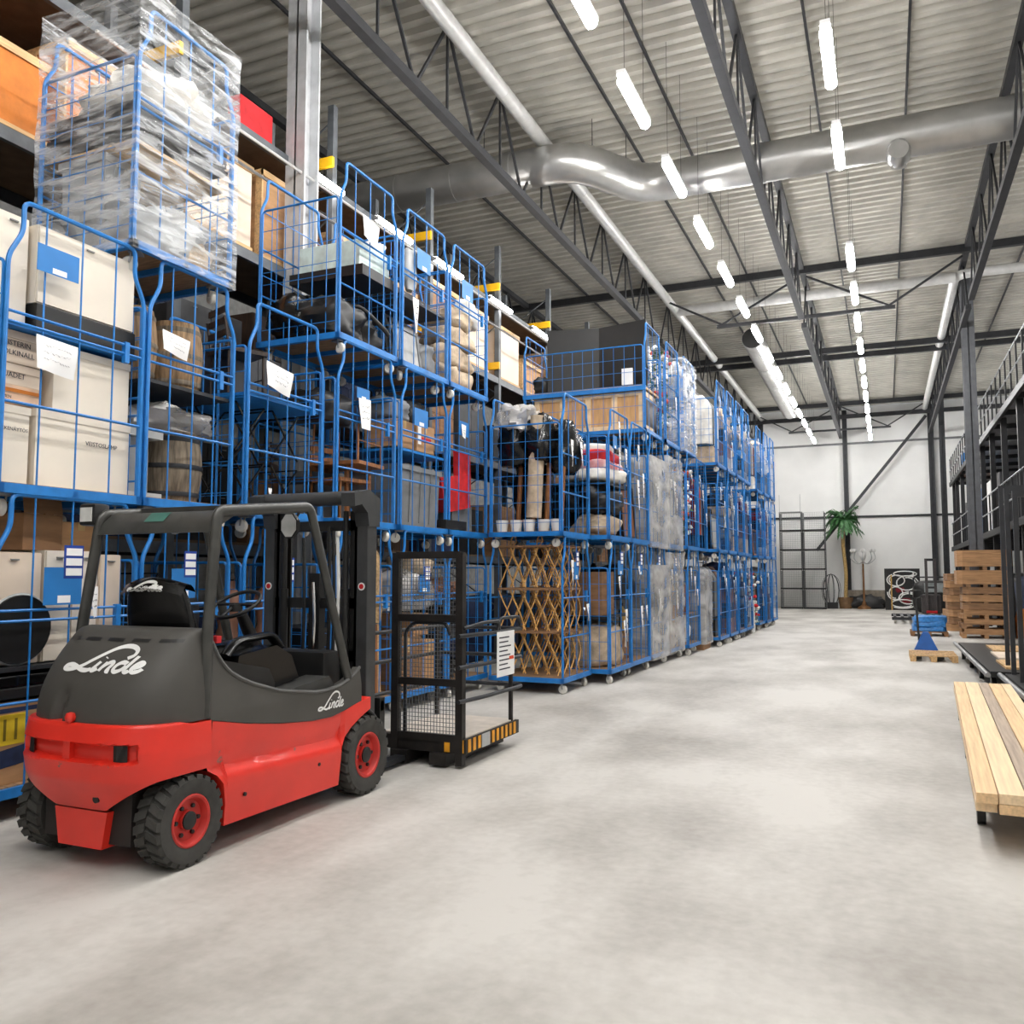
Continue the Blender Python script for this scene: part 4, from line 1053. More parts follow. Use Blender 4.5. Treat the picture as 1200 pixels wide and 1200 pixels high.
c = cage(XA, 10.02, 0, 'bottom blue cage tucked behind the wicker cage corner', w=1.2, notes=[('n', .20, 1.70, .10, .34)])
for k in range(5):
    bag('tangled dark cable bundle, %s in the corner cage' % ['lowest', 'second lowest', 'middle', 'second highest', 'highest'][k], at(c, .4, .35+.07*(k % 2), .26*k), (.28, .26, .16), [BLACK, NAVY, DSTEEL, BLACK, BROWNB][k], .8, 20+k, .5, 4, 'cable_bundle', 'cables')
c = cage(XA, 10.02, 1, 'second-tier blue cage with red chairs, left of the wicker column', w=1.2, notes=[('p', .25, 1.72, .28, .2), ('n', .30, 1.68, .14, .18)])
for k, (fy, z, rz_) in enumerate(((.66, .48, .1), (.10, .46, -.1))):
    t = thing('red_chair', ['red upholstered chair standing on the grey box', 'red upholstered chair lying toward the taped cartons'][k], 'chair', at(c, .36, fy, z), rz_)
    t.rotation_euler = (.12 if k == 0 else -1.35, 0, rz_)
    MB().box(-.22, .22, -.24, .24, .0, .11, .03).build('seat', RED, t, 40)
    MB().prism([(-.24, .08), (.24, .08), (.26, .60), (-.20, .66)], .17, .25).build('backrest', RED, t)
    for a in (-1, 1):
        for b in (-1, 1): MB().bar((b*.18, a*.2, 0), (b*.2, a*.21, -.10), .012).build('leg', CHROME, t)
carton('grey box under the tilted red chair', at(c, .4, .62, 0), .55, .6, .36, GREY, tape=False, name='grey_box')
tag(MB().box(-.2, .2, -.3, .3, 0, .12).build('black_tray', BLACK, loc=at(c, .2, .2, 0)), 'black tray at the foot of the red chairs', 'tray')

# top tier of that row
c = cage(XA, 7.47, 2, 'top-tier blue cage of black bags, left end of the upper run', w=1.2, notes=[('n', .40, 1.66, .34, .26, -.1)])
MB().box(-c.d+.05, -.05, .50, c.w-.04, 1.02, 1.14).build('shelf', BLACK, c.o)
for k, (fx, fy, z, r) in enumerate(((.35, .35, 0, (.3, .36, .24)), (.75, .4, 0, (.34, .4, .3)), (.4, .82, 0, (.28, .3, .2)), (.7, .8, .2, (.3, .3, .22)))):
    bag('black bag with straps in the top cage, %s' % ['front left', 'back left', 'front right', 'back right'][k], at(c, fx, fy, z), r, BLACKG if k % 2 else BLACK, .7, 30+k, .35)
t = thing('black_pole', 'black curved pole poking out of the top-tier bags', 'pole', at(c, .2, .3, .3)); MB().tube(curve([(0, 0, 0), (.1, .2, .12), (.22, .5, -.05), (.24, .62, -.12)], 5), .025, 8).build('shaft', BLACK, t, 50)
tag(MB().box(-.42, .42, -.32, .32, 0, .30, .01).build('pale_basin', mat('mint_white', (206, 222, 216), .4), loc=at(c, .52, .83, .92)), 'pale mint basin on the shelf of the top-tier bag cage', 'basin')
bag('wavy white rim of the pale basin on the upper shelf', at(c, .25, 1.02, 1.2), (.12, .14, .1), PLASTW, .9, 31, .4, name='white_cloth', cat='cloth')
c = cage(XA, 8.78, 2, 'top-tier blue cage with silver things hung at its gate', w=1.2, notes=[('p', .32, 1.72, .34, .26), ('n', .20, 1.05, .15, .42)])
shelf_on(c, 1.05, DSTEEL)
bag('silver foil bag hanging at the top-tier gate', at(c, .10, .32, .95), (.06, .12, .3), LGREY, .7, 33, .3, name='foil_bag')
for k in range(3): framed('pale panel leaning in the top-tier cage, %s' % ['front', 'middle', 'rear'][k], at(c, .2+.12*k, .5+.1*k, 0), .6, .55+.1*k, GREY, LGREY, .15)
bag('grey sack beside the leaning pale panels', at(c, .35, .95, 0), (.22, .18, .24), GREY, .7, 35, name='sack', cat='sack')
cabinet('black low cabinet on the shelf of the silver cage', at(c, .6, .62, .85), .7, .95, .16, BLACK, 2)
c = cage(XA, 10.02, 2, 'top-tier blue cage filled with beige sacks', w=1.2, notes=[('p', .32, 1.72, .34, .26)])
for k in range(6):
    bag('beige canvas sack, %s in the top-tier pile' % ['bottom front', 'bottom rear', 'second layer front', 'second layer rear', 'third layer', 'uppermost'][k], at(c, .35+.4*(k % 2)*(k < 4), .55, .29*(k//2) if k < 4 else .58+.26*(k-4)), (.26, .5, .17) if k < 4 else (.3, .42, .16), CANVAS, .7, 40+k, .28, 2.5, 'canvas_sack', 'sack')
bag('cream sheet spilling over the beige sacks', at(c, .22, .9, 1.0), (.12, .25, .2), WHITEF, .8, 47, .4, name='cream_sheet', cat='sheet')

# ------------------------------------------------------------------ protruding row along the aisle
c = cage(-4.02, 10.94, 0, 'bottom blue cage filled with wicker hourglass stands', w=1.2, sides=(0, 0), notes=[('p', .42, 1.80, .20, .25, 0, 1), ('n', .78, 1.15, .10, .05)])
for k in range(3):
    t = thing('wicker_shelf_rack', 'wicker rack of bent canes, %s in the cage' % ['lowest', 'middle', 'uppermost'][k], 'rack', at(c, .56, .56, .02+.60*k))
    h = .56
    MB().box(-.48, .48, -.42, .42, h, h+.03).build('shelf_board', CARD2, t)
    r_ = random.Random(k)
    for i in range(5):
        x = -.36+.18*i
        for yy in (-.38, 0.0, .36):
            for s in (-1, 1):
                MB().tube(curve([(x-s*.11, yy, 0), (x-s*.02, yy+.02, h*.42), (x+s*.06, yy+.01, h*.72), (x+s*.12, yy, h)], 4), .010, 5).build('cane', WICKER, t, 60)
    for i in range(4):
        y = -.36+.24*i
        MB().tube(curve([(.44, y-.1, 0), (.46, y+.08, h*.5), (.44, y-.08, h)], 4), .0095, 5).build('cane', WICKER, t, 60)
    if k == 2:
        for x in (-.3, .1, .42): MB().tube(curve([(x, -.36, h), (x, -.36, h+.1), (x+.05, -.36, h+.17), (x+.08, -.36, h+.08), (x+.02, -.36, h+.02)], 4), .008, 5).build('cane_hook', WICKER, t, 60)
c = cage(-4.02, 10.94, 1, 'second-tier blue cage with black sacks, a brown roll and white pots', w=1.2)
for k in range(5):
    t = thing('white_pot', 'white flowerpot with soil, %s along the cage side' % ordn(k), 'pot', at(c, .16+.21*k, .20+.03*(k % 2), 0), 0, 'white pots')
    MB().lathe([(.07, 0), (.09, .17), (.085, .17), (.08, .15)], 18, cap=False).lathe([(0, .002), (.07, .002)], 18, cap=False).build('pot_wall', PLASTW, t, 50); MB().lathe([(0, .15), (.082, .15)], 18, cap=False).build('soil', CARD2, t)
for k, (fx, fy, z, r) in enumerate(((.85, .35, .95, (.24, .28, .34)), (.45, .32, 1.0, (.2, .26, .36)), (.20, .70, .85, (.2, .3, .42)), (.75, .8, .2, (.3, .3, .5)))):
    bag('black bin bag, %s in the side-on second-tier cage' % ['left top', 'middle top', 'right by the gate', 'at the back'][k], at(c, fx, fy, z), r, BLACKG, .8, 50+k, .3, name='bin_bag')
roll('tall brown cardboard-like roll rising out of the cage', at(c, .52, .22, .2), .11, 1.45, CANVAS, (0, .05))
bag('crumpled clear plastic sheet draped over the bin bags', at(c, .80, .35, 1.42), (.30, .30, .22), FILMW, .8, 55, .5, 3, 'plastic_sheet', 'plastic')
for k in range(4): roll('thin brown trunk standing behind the white pots, %s' % ordn(k), at(c, .2+.22*k, .45, .0), .035, 1.0, WOOD, (0, .05), 'branch', 'branch')
XB = -3.76
c = cage(XB, 12.28, 0, 'bottom blue cage with a cream bundle under a brown carton', w=1.18, notes=[('p', .36, 1.84, .28, .22, 0, 1), ('n', .72, 1.08, .12, .5)])
shelf_on(c, .98, DSTEEL)
carton('upright brown carton on the shelf over the cream bundle', at(c, .45, .44, .78), .55, .62, .66, CARD2)
bag('cream shrink-wrapped armchair in the bottom cage', at(c, .42, .54, 0), (.36, .46, .36), CANVAS, .55, 60, .15, name='wrapped_armchair', cat='armchair')
c = cage(XB, 12.28, 1, 'second-tier blue cage topped by red and white bedding', w=1.18, notes=[('n', .42, 2.0, .10, .45), ('p', .16, 1.75, .22, .2)])
shelf_on(c, 1.0, BLACK)
for k, (z, m_) in enumerate(((.84, WHITEF), (.99, PINK), (1.13, RED), (1.24, WHITEF))):
    cushion('folded bedding, %s of the red and white pile' % ['lowest white layer', 'pink layer', 'red layer', 'upper white layer'][k], at(c, .44+.03*(k % 2), .55+.05*(k % 2), z), .84-.06*k, 1.04-.1*k, .21, m_, 62+k, 'folded_bedding', 'bedding', .12*(k-1.5))
bag('added dark heap behind the net bundle', at(c, .9, .6, 0), (.17, .5, .45), BLACK, .5, 643, name='dark_backfill', cat='backfill')  # black mass added so the back of the cage reads dark
bag('dark net bundle under the bedding shelf', at(c, .45, .55, .35), (.38, .46, .24), DSTEEL, .7, 68, .4, name='net_bundle', cat='net')
bag('pale gravel-coloured sack on the deck under the net bundle', at(c, .4, .55, 0), (.35, .46, .18), CANVAS, .7, 69, .3, name='sack', cat='sack')
c = cage(XB-.01, 13.5, 0, 'bottom blue cage with stacked brown figures, next to the wrapped pair', w=1.18, notes=[('p', .36, 1.84, .26, .22, 0, 1), ('n', .45, 1.10, .14, .5)])
carton('brown carton at the foot of the gold figures', at(c, .5, .5, 0), .5, .6, .42, CARD2)
bag('added dark heap behind the golden torso', at(c, .88, .6, 0), (.2, .5, .8), BLACK, .5, 641, name='dark_backfill', cat='backfill')  # bulk put in to darken the inside behind the torso
bust('small golden torso figure on the brown carton', at(c, .35, .62, .42), BRASS, .55)
bag('black padded bundle above the golden torso', at(c, .5, .5, .98), (.35, .42, .3), BLACK, .7, 71)
c = cage(XB-.01, 13.5, 1, 'second-tier blue cage with wooden easels, left of the cloudy film', w=1.18, notes=[('n', .3, 1.2, .14, .5), ('p', .3, 1.72, .24, .2)])
bag('added dark heap behind the easel panels', at(c, .85, .6, 0), (.22, .5, .75), BLACK, .5, 640, name='dark_backfill', cat='backfill')  # added fill that darkens the space behind the panels
for k in range(3): framed('dark wooden panel standing in the easel cage, %s' % ['front', 'middle', 'rear'][k], at(c, .2+.15*k, .55, 0), .8, .9+.12*k, WOODD, [WOOD, DSTEEL, GREY][k], .08)
bag('grey blanket on top of the easel cage load', at(c, .5, .55, 1.05), (.36, .44, .22), GREY, .7, 73, name='blanket', cat='blanket')
for k, (yy, xx) in enumerate(((14.74, XB-.02), (16.0, XB))):
    w_ = ['nearer', 'farther'][k]
    c = cage(xx, yy, 0, 'bottom blue cage shrouded in film, %s of the wrapped pair' % w_, w=1.2, notes=[('p', .40, 1.84, .26, .2, 0, 1), ('n', .55, 1.35, .16, .4)])
    carton('large grey board carton inside the %s wrapped bottom cage' % w_, at(c, .5, .6, 0), .8, .95, .8, LGREY if k == 0 else CARD2)
    bag('pinkish mattress roll in the %s wrapped bottom cage' % w_, at(c, .5, .6, .8), (.38, .46, .36), [GREY, CANVAS][k], .6, 75+k, name='mattress_roll', cat='mattress')
    shell('cloudy film round the %s wrapped bottom cage' % w_, xx-1.13, xx+.03, yy-.01, yy+1.21, .12, 1.8 if k == 0 else 2.05, FILMW, 10+k, .018)
    c = cage(xx, yy, 1, 'second-tier blue cage shrouded in cloudy film, %s one' % w_, w=1.2, notes=[('n', .45, 1.45, .18, .42)])
    carton('tall grey carton inside the %s film-shrouded second-tier cage' % w_, at(c, .5, .6, 0), .8, .95, 1.3, LGREY)
    shell('cloudy film round the %s second-tier cage' % w_, xx-1.13, xx+.03, yy-.01, yy+1.21, 2.1, 3.75 if k == 0 else 3.9, FILMW, 20+k, .02)
# wide top cage with a crate and black flight-case panels
for k in (0, 1):
    c = cage(-4.98, 14.62, k, 'blue cage behind the wrapped pair, %s tier' % ['bottom', 'second'][k], w=1.2, front=0)
    carton('brown carton deep behind the wrapped cages, %s tier' % ['bottom', 'second'][k], at(c, .55, .6, 0), .8, .9, 1.2, CARD2)
c = cage(-3.80, 14.62, 2, 'wide top-tier blue cage with a wooden crate and black panels', w=1.2, d=2.36)
MB().box(-2.30, -.05, .04, 1.16, .96, 1.0).build('shelf', WOODL, c.o); MB().box(-2.36, 0, -.01, .03, .90, .98).build('shelf_rail', BLUE, c.o)
crate('pale wooden crate under the black panels on the top tier', at(c, 1.1, .42, 0), 2.1, .7, .68, mat('pale_batten', (232, 204, 164), .6), panel=mat('crate_ply', (206, 160, 108), .65, 0, .1, 3, stretch=(6, 1, 1)))
for k in range(2):
    tag(MB().box(-.50, .50, -.03, .03, 0, 1.22).build('exhibition_screen', BLACK, loc=at(c, 1.46-.94*k, .34, .79), rz=[.22, -.22][k]), 'black upright panel on the wide top cage, %s one' % ['crate-end', 'gate-end'][k], 'screen', 'black panels')
bag('dark cloth bundle lying left of the black panels', at(c, 2.1, .5, .79), (.16, .4, .2), BLACK, .7, 77, .3, name='cloth_bundle', cat='bundle')
carton('white patterned paper bundle at the end of the black panels', at(c, .35, .06, .80), .2, .05, .3, PAPER, tape=False, name='paper_bundle', cat='paper')
bag('dark folded curtain behind the crate at the gate', at(c, .15, .6, 0), (.1, .5, .4), WOODD, .5, 78, .2, name='folded_curtain', cat='curtain')
c = cage(XB, 16.0, 2, 'top-tier blue cage overflowing with white flowers', w=1.2)
bouquet('white and red artificial flower bush in the top tier', at(c, .45, .6, 0), .9, 1.9, [PLASTW, WHITEF, PLASTW, mat('rose_petal', (196, 84, 70), .6)], 3, 150, d=.7)
carton('dark box standing behind the white flowers', at(c, .6, .9, 0), .4, .5, .7, BLACK)
c = cage(XB+.06, 17.26, 2, 'top-tier blue cage veiled in thin film past the flowers', w=1.2)
bag('white round paper lantern inside the veiled top cage', at(c, .4, .5, .1), (.3, .4, .42), PLASTW, .9, 81, .1, name='paper_lantern', cat='lantern')
bag('grey curtain bundle at the top of the veiled cage', at(c, .4, .6, .95), (.32, .46, .5), LGREY, .6, 82, .3, name='curtain_bundle', cat='curtain')
shell('thin film veil on the top-tier cage past the flowers', XB-1.0, XB+.09, 17.25, 18.47, 4.16, 6.1, FILM, 31, .03)
c = cage(XB+.1, 17.3, 0, 'bottom blue cage with gilded vases, past the wrapped pair', w=1.2, notes=[('n', .5, 1.6, .14, .4)])
bag('added dark heap behind the vases', at(c, .85, .6, 0), (.2, .5, .8), MATS['charcoal'], .5, 642, name='dark_backfill', cat='backfill')  # charcoal bulk added for the dark depth of this cage
for k in range(4):
    t = thing('gilded_vase', 'vase in the bottom cage past the wrapped pair, %s' % ['lower near', 'lower far', 'upper near', 'upper far'][k], 'vase', at(c, .3, .32+.5*(k % 2), .62*(k//2)), 0, 'vases')
    MB().lathe([(.08, 0), (.15, .15), (.16, .3), (.07, .45), (.11, .58)], 16).build('body', [BRASS, PLASTW, LGREY, BROWNB][k], t, 50)
tag(MB().box(-.45, .45, -.52, .52, 0, .02).build('board', CARD2, loc=at(c, .55, .6, .59)), 'thin board carrying the upper vases', 'board')
c = cage(XB+.1, 17.3, 1, 'second-tier blue cage with a hanging garland of white flowers', w=1.2)
bouquet('tall garland of white and orange flowers at the cage gate', at(c, .20, .34, 0), .55, 1.6, [PLASTW, WHITEF, PLASTW, mat('orange_petal', (220, 90, 40), .6)], 5, 90, d=.3)
carton('brown board behind the flower garland', at(c, .55, .8, 0), .5, .6, 1.3, WOODD)

# loads and cages farther down the aisle
t = thing('wrapped_pallet', 'dark film-wrapped stack standing between two cage groups', 'pallet load', (-4.1, 19.1, 0))
MB().box(-.45, .45, -.4, .4, .0, .14).build('pallet_base', CARD2, t); MB().blob((0, 0, .95), (.47, .42, .85), .3, 90, .1, 3, 30, 18).build('wrapped_load', GREY, t, 50)
shell('glossy film round the dark stack between the cage groups', -4.6, -3.6, 18.66, 19.54, .12, 1.75, FILMW, 41, .04)
FARY = (19.72, 20.98, 22.24, 23.5, 26.3, 27.56, 28.82)
FARX = (-3.46, -3.44, -3.42, -3.42, -3.46, -3.40, -3.36)
PAL = [('navy', NAVY), ('dark red', DRED), ('white', WHITEF), ('grey', GREY), ('brown', BROWNB), ('black', BLACK), ('beige', CANVAS), ('blue', BLUEW), ('charcoal', MATS['charcoal']), ('pale grey', LGREY)]
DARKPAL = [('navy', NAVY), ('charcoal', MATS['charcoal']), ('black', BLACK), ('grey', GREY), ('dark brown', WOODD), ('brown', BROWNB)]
for i, (yy, xx) in enumerate(zip(FARY, FARX)):
    grp = 'first' if i < 4 else 'last'; pos_ = ordn(i if i < 4 else i-4)
    for tier in range(3):
        tn = ['bottom', 'second', 'top'][tier]
        if tier == 2 and i == 0: pass
        ph = '%s tier, %s far cage' % (tn, ordn(i))
        c = cage(xx, yy+rnd.uniform(-.02, .02), tier, 'distant blue roll cage, %s past the film-wrapped stack' % ph.replace(' far cage', ''), w=1.2, notes=[('n', rnd.uniform(.2, .7), rnd.uniform(1.3, 1.8), .12, .36), ('p', .3, 1.78, .24, .2)])
        r_ = random.Random(100+i*3+tier)
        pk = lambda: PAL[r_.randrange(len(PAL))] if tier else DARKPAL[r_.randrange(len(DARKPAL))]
        typ = (i+tier*2) % 4
        if typ == 0:
            for k in range(7):
                n_, m_ = pk()
                garment('%s garment hanging %s in %s' % (n_, ordn(k), ph), at(c, .5, .15+.15*k, .45), .7, 1.15, m_, i*10+k)
            tag(MB().tube([(0, .03, 0), (0, 1.15, 0)], .012, 6).build('clothes_rail', STEEL, loc=at(c, .5, 0, 1.69)), 'clothes rail in %s' % ph, 'rail')
            n_, m_ = pk(); carton('%s carton on the deck, %s' % (n_, ph), at(c, .45, .6, 0), .6, .8, .4, m_)
        elif typ == 1:
            z = 0
            for k in range(4):
                n_, m_ = pk(); h = r_.uniform(.28, .42)
                carton('%s carton, %s up in %s' % (n_, ordn(k), ph), at(c, .46, .6+r_.uniform(-.06, .06), z), .75, r_.uniform(.8, 1.0), h, m_); z += h+.002
            n_, m_ = pk(); bag('%s bundle on the cartons, %s' % (n_, ph), at(c, .45, .55, z), (.3, .4, .16), m_, .7, i*5+tier, name='bundle', cat='bundle')
        elif typ == 2:
            for k in range(4):
                n_, m_ = pk(); n2, m2 = pk()
                framed('%s framed board %s, %s' % (n_, ['in front', 'behind the front one', 'third back', 'at the rear'][k], ph), at(c, .18+.14*k, .6, 0), .95, .8+.18*k, m2, m_, .06)
            n_, m_ = pk(); bag('%s soft bundle at the foot of the boards, %s' % (n_, ph), at(c, .85, .6, 0), (.2, .45, .4), m_, .7, i*7, name='bundle', cat='bundle')
        else:
            z = 0
            for k in range(5):
                n_, m_ = pk()
                cushion('%s cushion, %s up in the pile, %s' % (n_, ordn(k), ph), at(c, .45, .6, z), .75, .95, .3, m_, i*9+k); z += .272
c = cage(XB+.1, 18.5, 1, 'second-tier blue cage with dark wood and red coats', w=1.18, notes=[('n', .5, 1.5, .14, .4)])
c.o.location.x = XB+.06
for k in range(5): garment('long coat hanging %s above the film-wrapped stack' % ordn(k), at(c, .4, .2+.2*k, .3), .6, 1.3, [DRED, WOODD, RED, BROWNB, NAVY][k], 400+k, d=.11)
tag(MB().tube([(0, .03, 0), (0, 1.14, 0)], .012, 6).build('clothes_rail', STEEL, loc=at(c, .4, 0, 1.69)), 'clothes rail of the red coat cage', 'rail')
c0 = cage(-4.62, 18.5, 0, 'bottom blue cage half hidden behind the film-wrapped stack', w=1.18)
bouquet('potted bush with white blossom between the far cage groups', (-3.65, 25.3, 0), .6, 1.7, [PLASTW, RED], 9, 50)
carton('white upright board below the far potted bush', (-3.6, 25.0, 0), .3, .5, .9, PLASTW, tape=False, name='white_board', cat='board')

# ------------------------------------------------------------------ pallet rack behind the cages
def rack_frame(x0, y, h, label):
    t = thing('rack_upright', label, 'rack', (x0, y, 0), 0, 'pallet rack uprights')
    for x in (0, -1.1): MB().box(x-.05, x+.05, -.05, .05, 0, h).build('post', RACKG, t)
    z = .3; s = 0
    while z+.7 < h:
        MB().bar((0 if s else -1.1, 0, z), (-1.1 if s else 0, 0, z+.7), .018).build('brace', RACKG, t); z += .7; s = 1-s
    return t
RY = [1.2, 4.0, 6.8, 9.6, 12.4, 15.2, 18.0, 20.8, 23.6]
for i, y in enumerate(RY): rack_frame(-6.95, y, 8.2, 'grey pallet rack upright behind the cages, %s down the hall' % ordn(i))
for i in range(len(RY)-1):
    for z in (1.9, 3.75, 5.45, 6.95):
        for x, w in ((-6.93, 'front'), (-8.07, 'rear')):
            tag(MB().box(-.025, .025, RY[i]+.05, RY[i+1]-.05, -.06, .06).build('rack_beam', RACKG if w == 'front' else DSTEEL, loc=(x, 0, z)),
                '%s rack beam at %s level, %s bay' % (w, {1.9: 'low', 3.75: 'middle', 5.45: 'upper', 6.95: 'top'}[z], ordn(i)), 'beam', 'pallet rack beams')
        tag(MB().box(-1.1, 0, RY[i]+.06, RY[i+1]-.06, 0, .03).build('rack_shelf', mat('rack_board', (96, 78, 60), .8), loc=(-6.95, 0, z+.062)), 'shelf board of the pallet rack at %s level, %s bay' % ({1.9: 'low', 3.75: 'middle', 5.45: 'upper', 6.95: 'top'}[z], ordn(i)), 'shelf', 'pallet rack boards')
for i, y in enumerate(RY):
    for z, w in ((5.75, 'upper'), (7.35, 'top')):
        tag(MB().box(-1.6, .06, -.11, -.055, -.07, .07).build('cantilever_arm', RACKY, loc=(-6.93, y, z)), 'yellow cross arm on the rack upright, %s level, %s down the hall' % (w, ordn(i)), 'arm', 'yellow rack arms')
rr = random.Random(4)
LV = {0: 'floor', 1.993: 'low', 3.843: 'middle', 5.543: 'upper'}
for i in range(len(RY)-1):
    for z in LV:
        for k in range(2):
            yy = RY[i]+.75+1.25*k
            h = rr.uniform(.7, 1.25)
            if z == 0:
                tag(MB().blob((0, 0, .6), (.5, .58, .62), .35, i*4+k, .08, 2, 20, 12, .97).build('dark_load', [BLACK, MATS['charcoal'], NAVY][(i+k) % 3], None, 50, loc=(-7.5, yy, 0)), 'dark covered load on the rack floor, bay %s, %s' % (ordn(i), ['nearer', 'farther'][k]), 'load')
            elif z > 5:
                m_ = ORANGE if i == 1 else [CARD, CARD2, CREAM2][(i+k) % 3]
                t = crate('%s crate on the upper rack level, %s bay, %s side' % ('orange' if i == 1 else 'pale', ordn(i), ['nearer', 'farther'][k]), (-7.5, yy, z), .95, 1.1, h, WOODL, panel=m_)
            else:
                m_ = [BLACK, CARD2, MATS['charcoal'], WOODD, NAVY][(i*2+k+int(z)) % 5]
                cabinet('dark stored cabinet on the %s rack level, %s bay, %s side' % (LV[z], ordn(i), ['nearer', 'farther'][k]), (-7.55, yy, z), .8, 1.05, h, m_, 2, 2, 'stored_cabinet')
tag(MB().box(-.1, .1, -.3, .3, 0, .4, .02).build('red_box', RED, loc=(-7.1, 8.1, 7.05)), 'red box on the rack near the pale column', 'box')
tag(MB().tube([(0, 0, 0), (0, 18, 0)], .018, 6).build('rack_pipe', PIPE, loc=(-6.7, 5.5, 6.75)), 'thin pale pipe along the rack front', 'pipe')
tag(MB().tube([(0, 0, 0), (0, 18, 0)], .018, 6).build('rack_pipe', STEEL, loc=(-6.68, 5.5, 6.35)), 'thin steel pipe below the pale one on the rack front', 'pipe')

# ------------------------------------------------------------------ timber on a trolley, lower right
t = thing('timber_trolley', 'low black wheeled trolley under the stacked planks', 'trolley', (.85, 8.6, 0), -.045)
for q in (-.21, .21): MB().box(q-.03, q+.03, -2.6, 2.6, .17, .23).build('side_rail', DSTEEL, t)
for y in (-2.2, 0, 2.2):
    MB().box(-.24, .24, y-.03, y+.03, .17, .23).build('cross_member', DSTEEL, t)
    for x in (-.23, .23): MB().lathe([(.03, -.025), (.085, -.025), (.085, .025), (.03, .025)], 18, 'x', (x, y, .085)).build('wheel', BLACK, t, 40)
PLK = mat('sawn_pine', (236, 208, 168), .6, 0, .08, 2.5, stretch=(16, .6, 16)); PLG = mat('weathered_plank', (176, 158, 140), .7, 0, .12, 2.5, stretch=(16, .6, 16))
PLE = mat('pine_tan', (230, 194, 148), .6, 0, .1, 2.5, stretch=(16, .6, 16))
pk_ = 0
for lay in range(2):
    x = -.28
    for k, w in enumerate((.115, .14, .10, .125, .10)):
        m_ = PLG if (lay == 1 and k == 2) else [PLK, PLE, PLK][(k+lay) % 3]
        o = MB().box(-w/2+.002, w/2-.002, -2.9, 2.9, 0, .058, .003).build('plank', m_, loc=(.85, 8.6, 0), rz=-.045)
        dx = x+w/2; dy = rnd.uniform(-.02, .02)+(.05 if lay == 0 and k == 0 else 0)
        o.location = (.85+dx, 8.6+dy-dx*.045, .232+.060*lay)
        tag(o, '%s plank of the lower right timber stack, %s layer' % (['leftmost', 'second', 'third', 'fourth', 'rightmost'][k] if not (lay == 1 and k == 2) else 'weathered grey middle', ['lower', 'upper'][lay]), 'plank', 'planks on the trolley')
        x += w+.002

# ------------------------------------------------------------------ pallets
def pallet(label, pos, sx=.8, sy=1.2, rz=0, m=WOODL, group='pallets'):
    t = thing('wooden_pallet', label, 'pallet', pos, rz, group)
    for x in (-sx/2+.05, 0, sx/2-.05):
        MB().box(x-.05, x+.05, -sy/2, sy/2, 0, .02).build('runner', m, t)
        for y in (-sy/2+.07, 0, sy/2-.07): MB().box(x-.05, x+.05, y-.07, y+.07, .02, .1).build('block', m, t)
    n = 5
    for k in range(n):
        y = -sy/2+.07+(sy-.14)*k/(n-1); MB().box(-sx/2, sx/2, y-.065, y+.065, .1, .125).build('deck_board', m, t)
    return t
pallet('pale new pallet on the pallet truck in the aisle', (.78, 18.45, 0), .8, 1.2, .0)
t = thing('pallet_truck', 'blue hand pallet truck under the pale pallet', 'pallet truck', (.70, 19.1, 0), .0)
BT = mat('truck_blue', (24, 92, 176), .4, 0, .08)
MB().add([(-.24, .0, .07), (.24, .0, .07), (.24, .22, .07), (-.24, .22, .07), (-.05, .06, .48), (.05, .06, .48), (.05, .16, .48), (-.05, .16, .48)], [(0, 1, 5, 4), (1, 2, 6, 5), (2, 3, 7, 6), (3, 0, 4, 7), (4, 5, 6, 7), (0, 3, 2, 1)]).build('pump_housing', BT, t)
for x in (-.19, .19): MB().box(x-.07, x+.07, -1.1, .02, .035, .085).build('fork', BLACK, t)  # coloured black so the pallet openings look shaded
MB().tube([(-.12, .2, .3), (-.15, .42, 1.15)], .022, 8).build('drawbar', BLACK, t, 50)
MB().tube(bend([(-.15, .42, 1.12), (-.26, .43, 1.18), (-.26, .45, 1.30), (-.04, .45, 1.30), (-.04, .43, 1.18), (-.15, .42, 1.12)], .04), .014, 7).build('handle', BLACK, t, 50)
MB().lathe([(.03, -.05), (.085, -.05), (.085, .05), (.03, .05)], 16, 'x', (0, .16, .085)).build('steer_wheel', BLACK, t, 40)
pallet('dark worn pallet under the blue bundle', (1.02, 25.9, 0), .9, 1.1, 0, CARD2)
for k in range(3):
    tag(MB().blob((0, 0, .07), (.40, .5, .085), .3, 500+k, .15, 4, 28, 10, .9).build('plastic_bundle', LBLUE, None, 40, loc=(1.02+.02*k, 25.9, .13+.125*k)), 'blue plastic sheeting pack on the worn pallet, %s layer' % ['bottom', 'middle', 'top'][k], 'plastic pack', 'blue packs')
# flat lattice trolley near the far fork truck
t = thing('flat_trolley', 'low steel flat trolley beyond the blue bundle', 'trolley', (.95, 33.2, 0))
for k in range(7): MB().box(-.75+.23*k, -.66+.23*k, -1.4, 1.4, .2, .24).build('slat', DSTEEL, t)
for q in (-1.415, 1.415): MB().box(-.8, .8, q-.035, q+.035, .12, .22).build('end_rail', DSTEEL, t)
for a in (-.7, .7):
    for b in (-1.2, 1.2): MB().lathe([(.02, -.03), (.07, -.03), (.07, .03), (.02, .03)], 12, 'x', (a, b, .07)).build('wheel', WHEELW, t, 40)
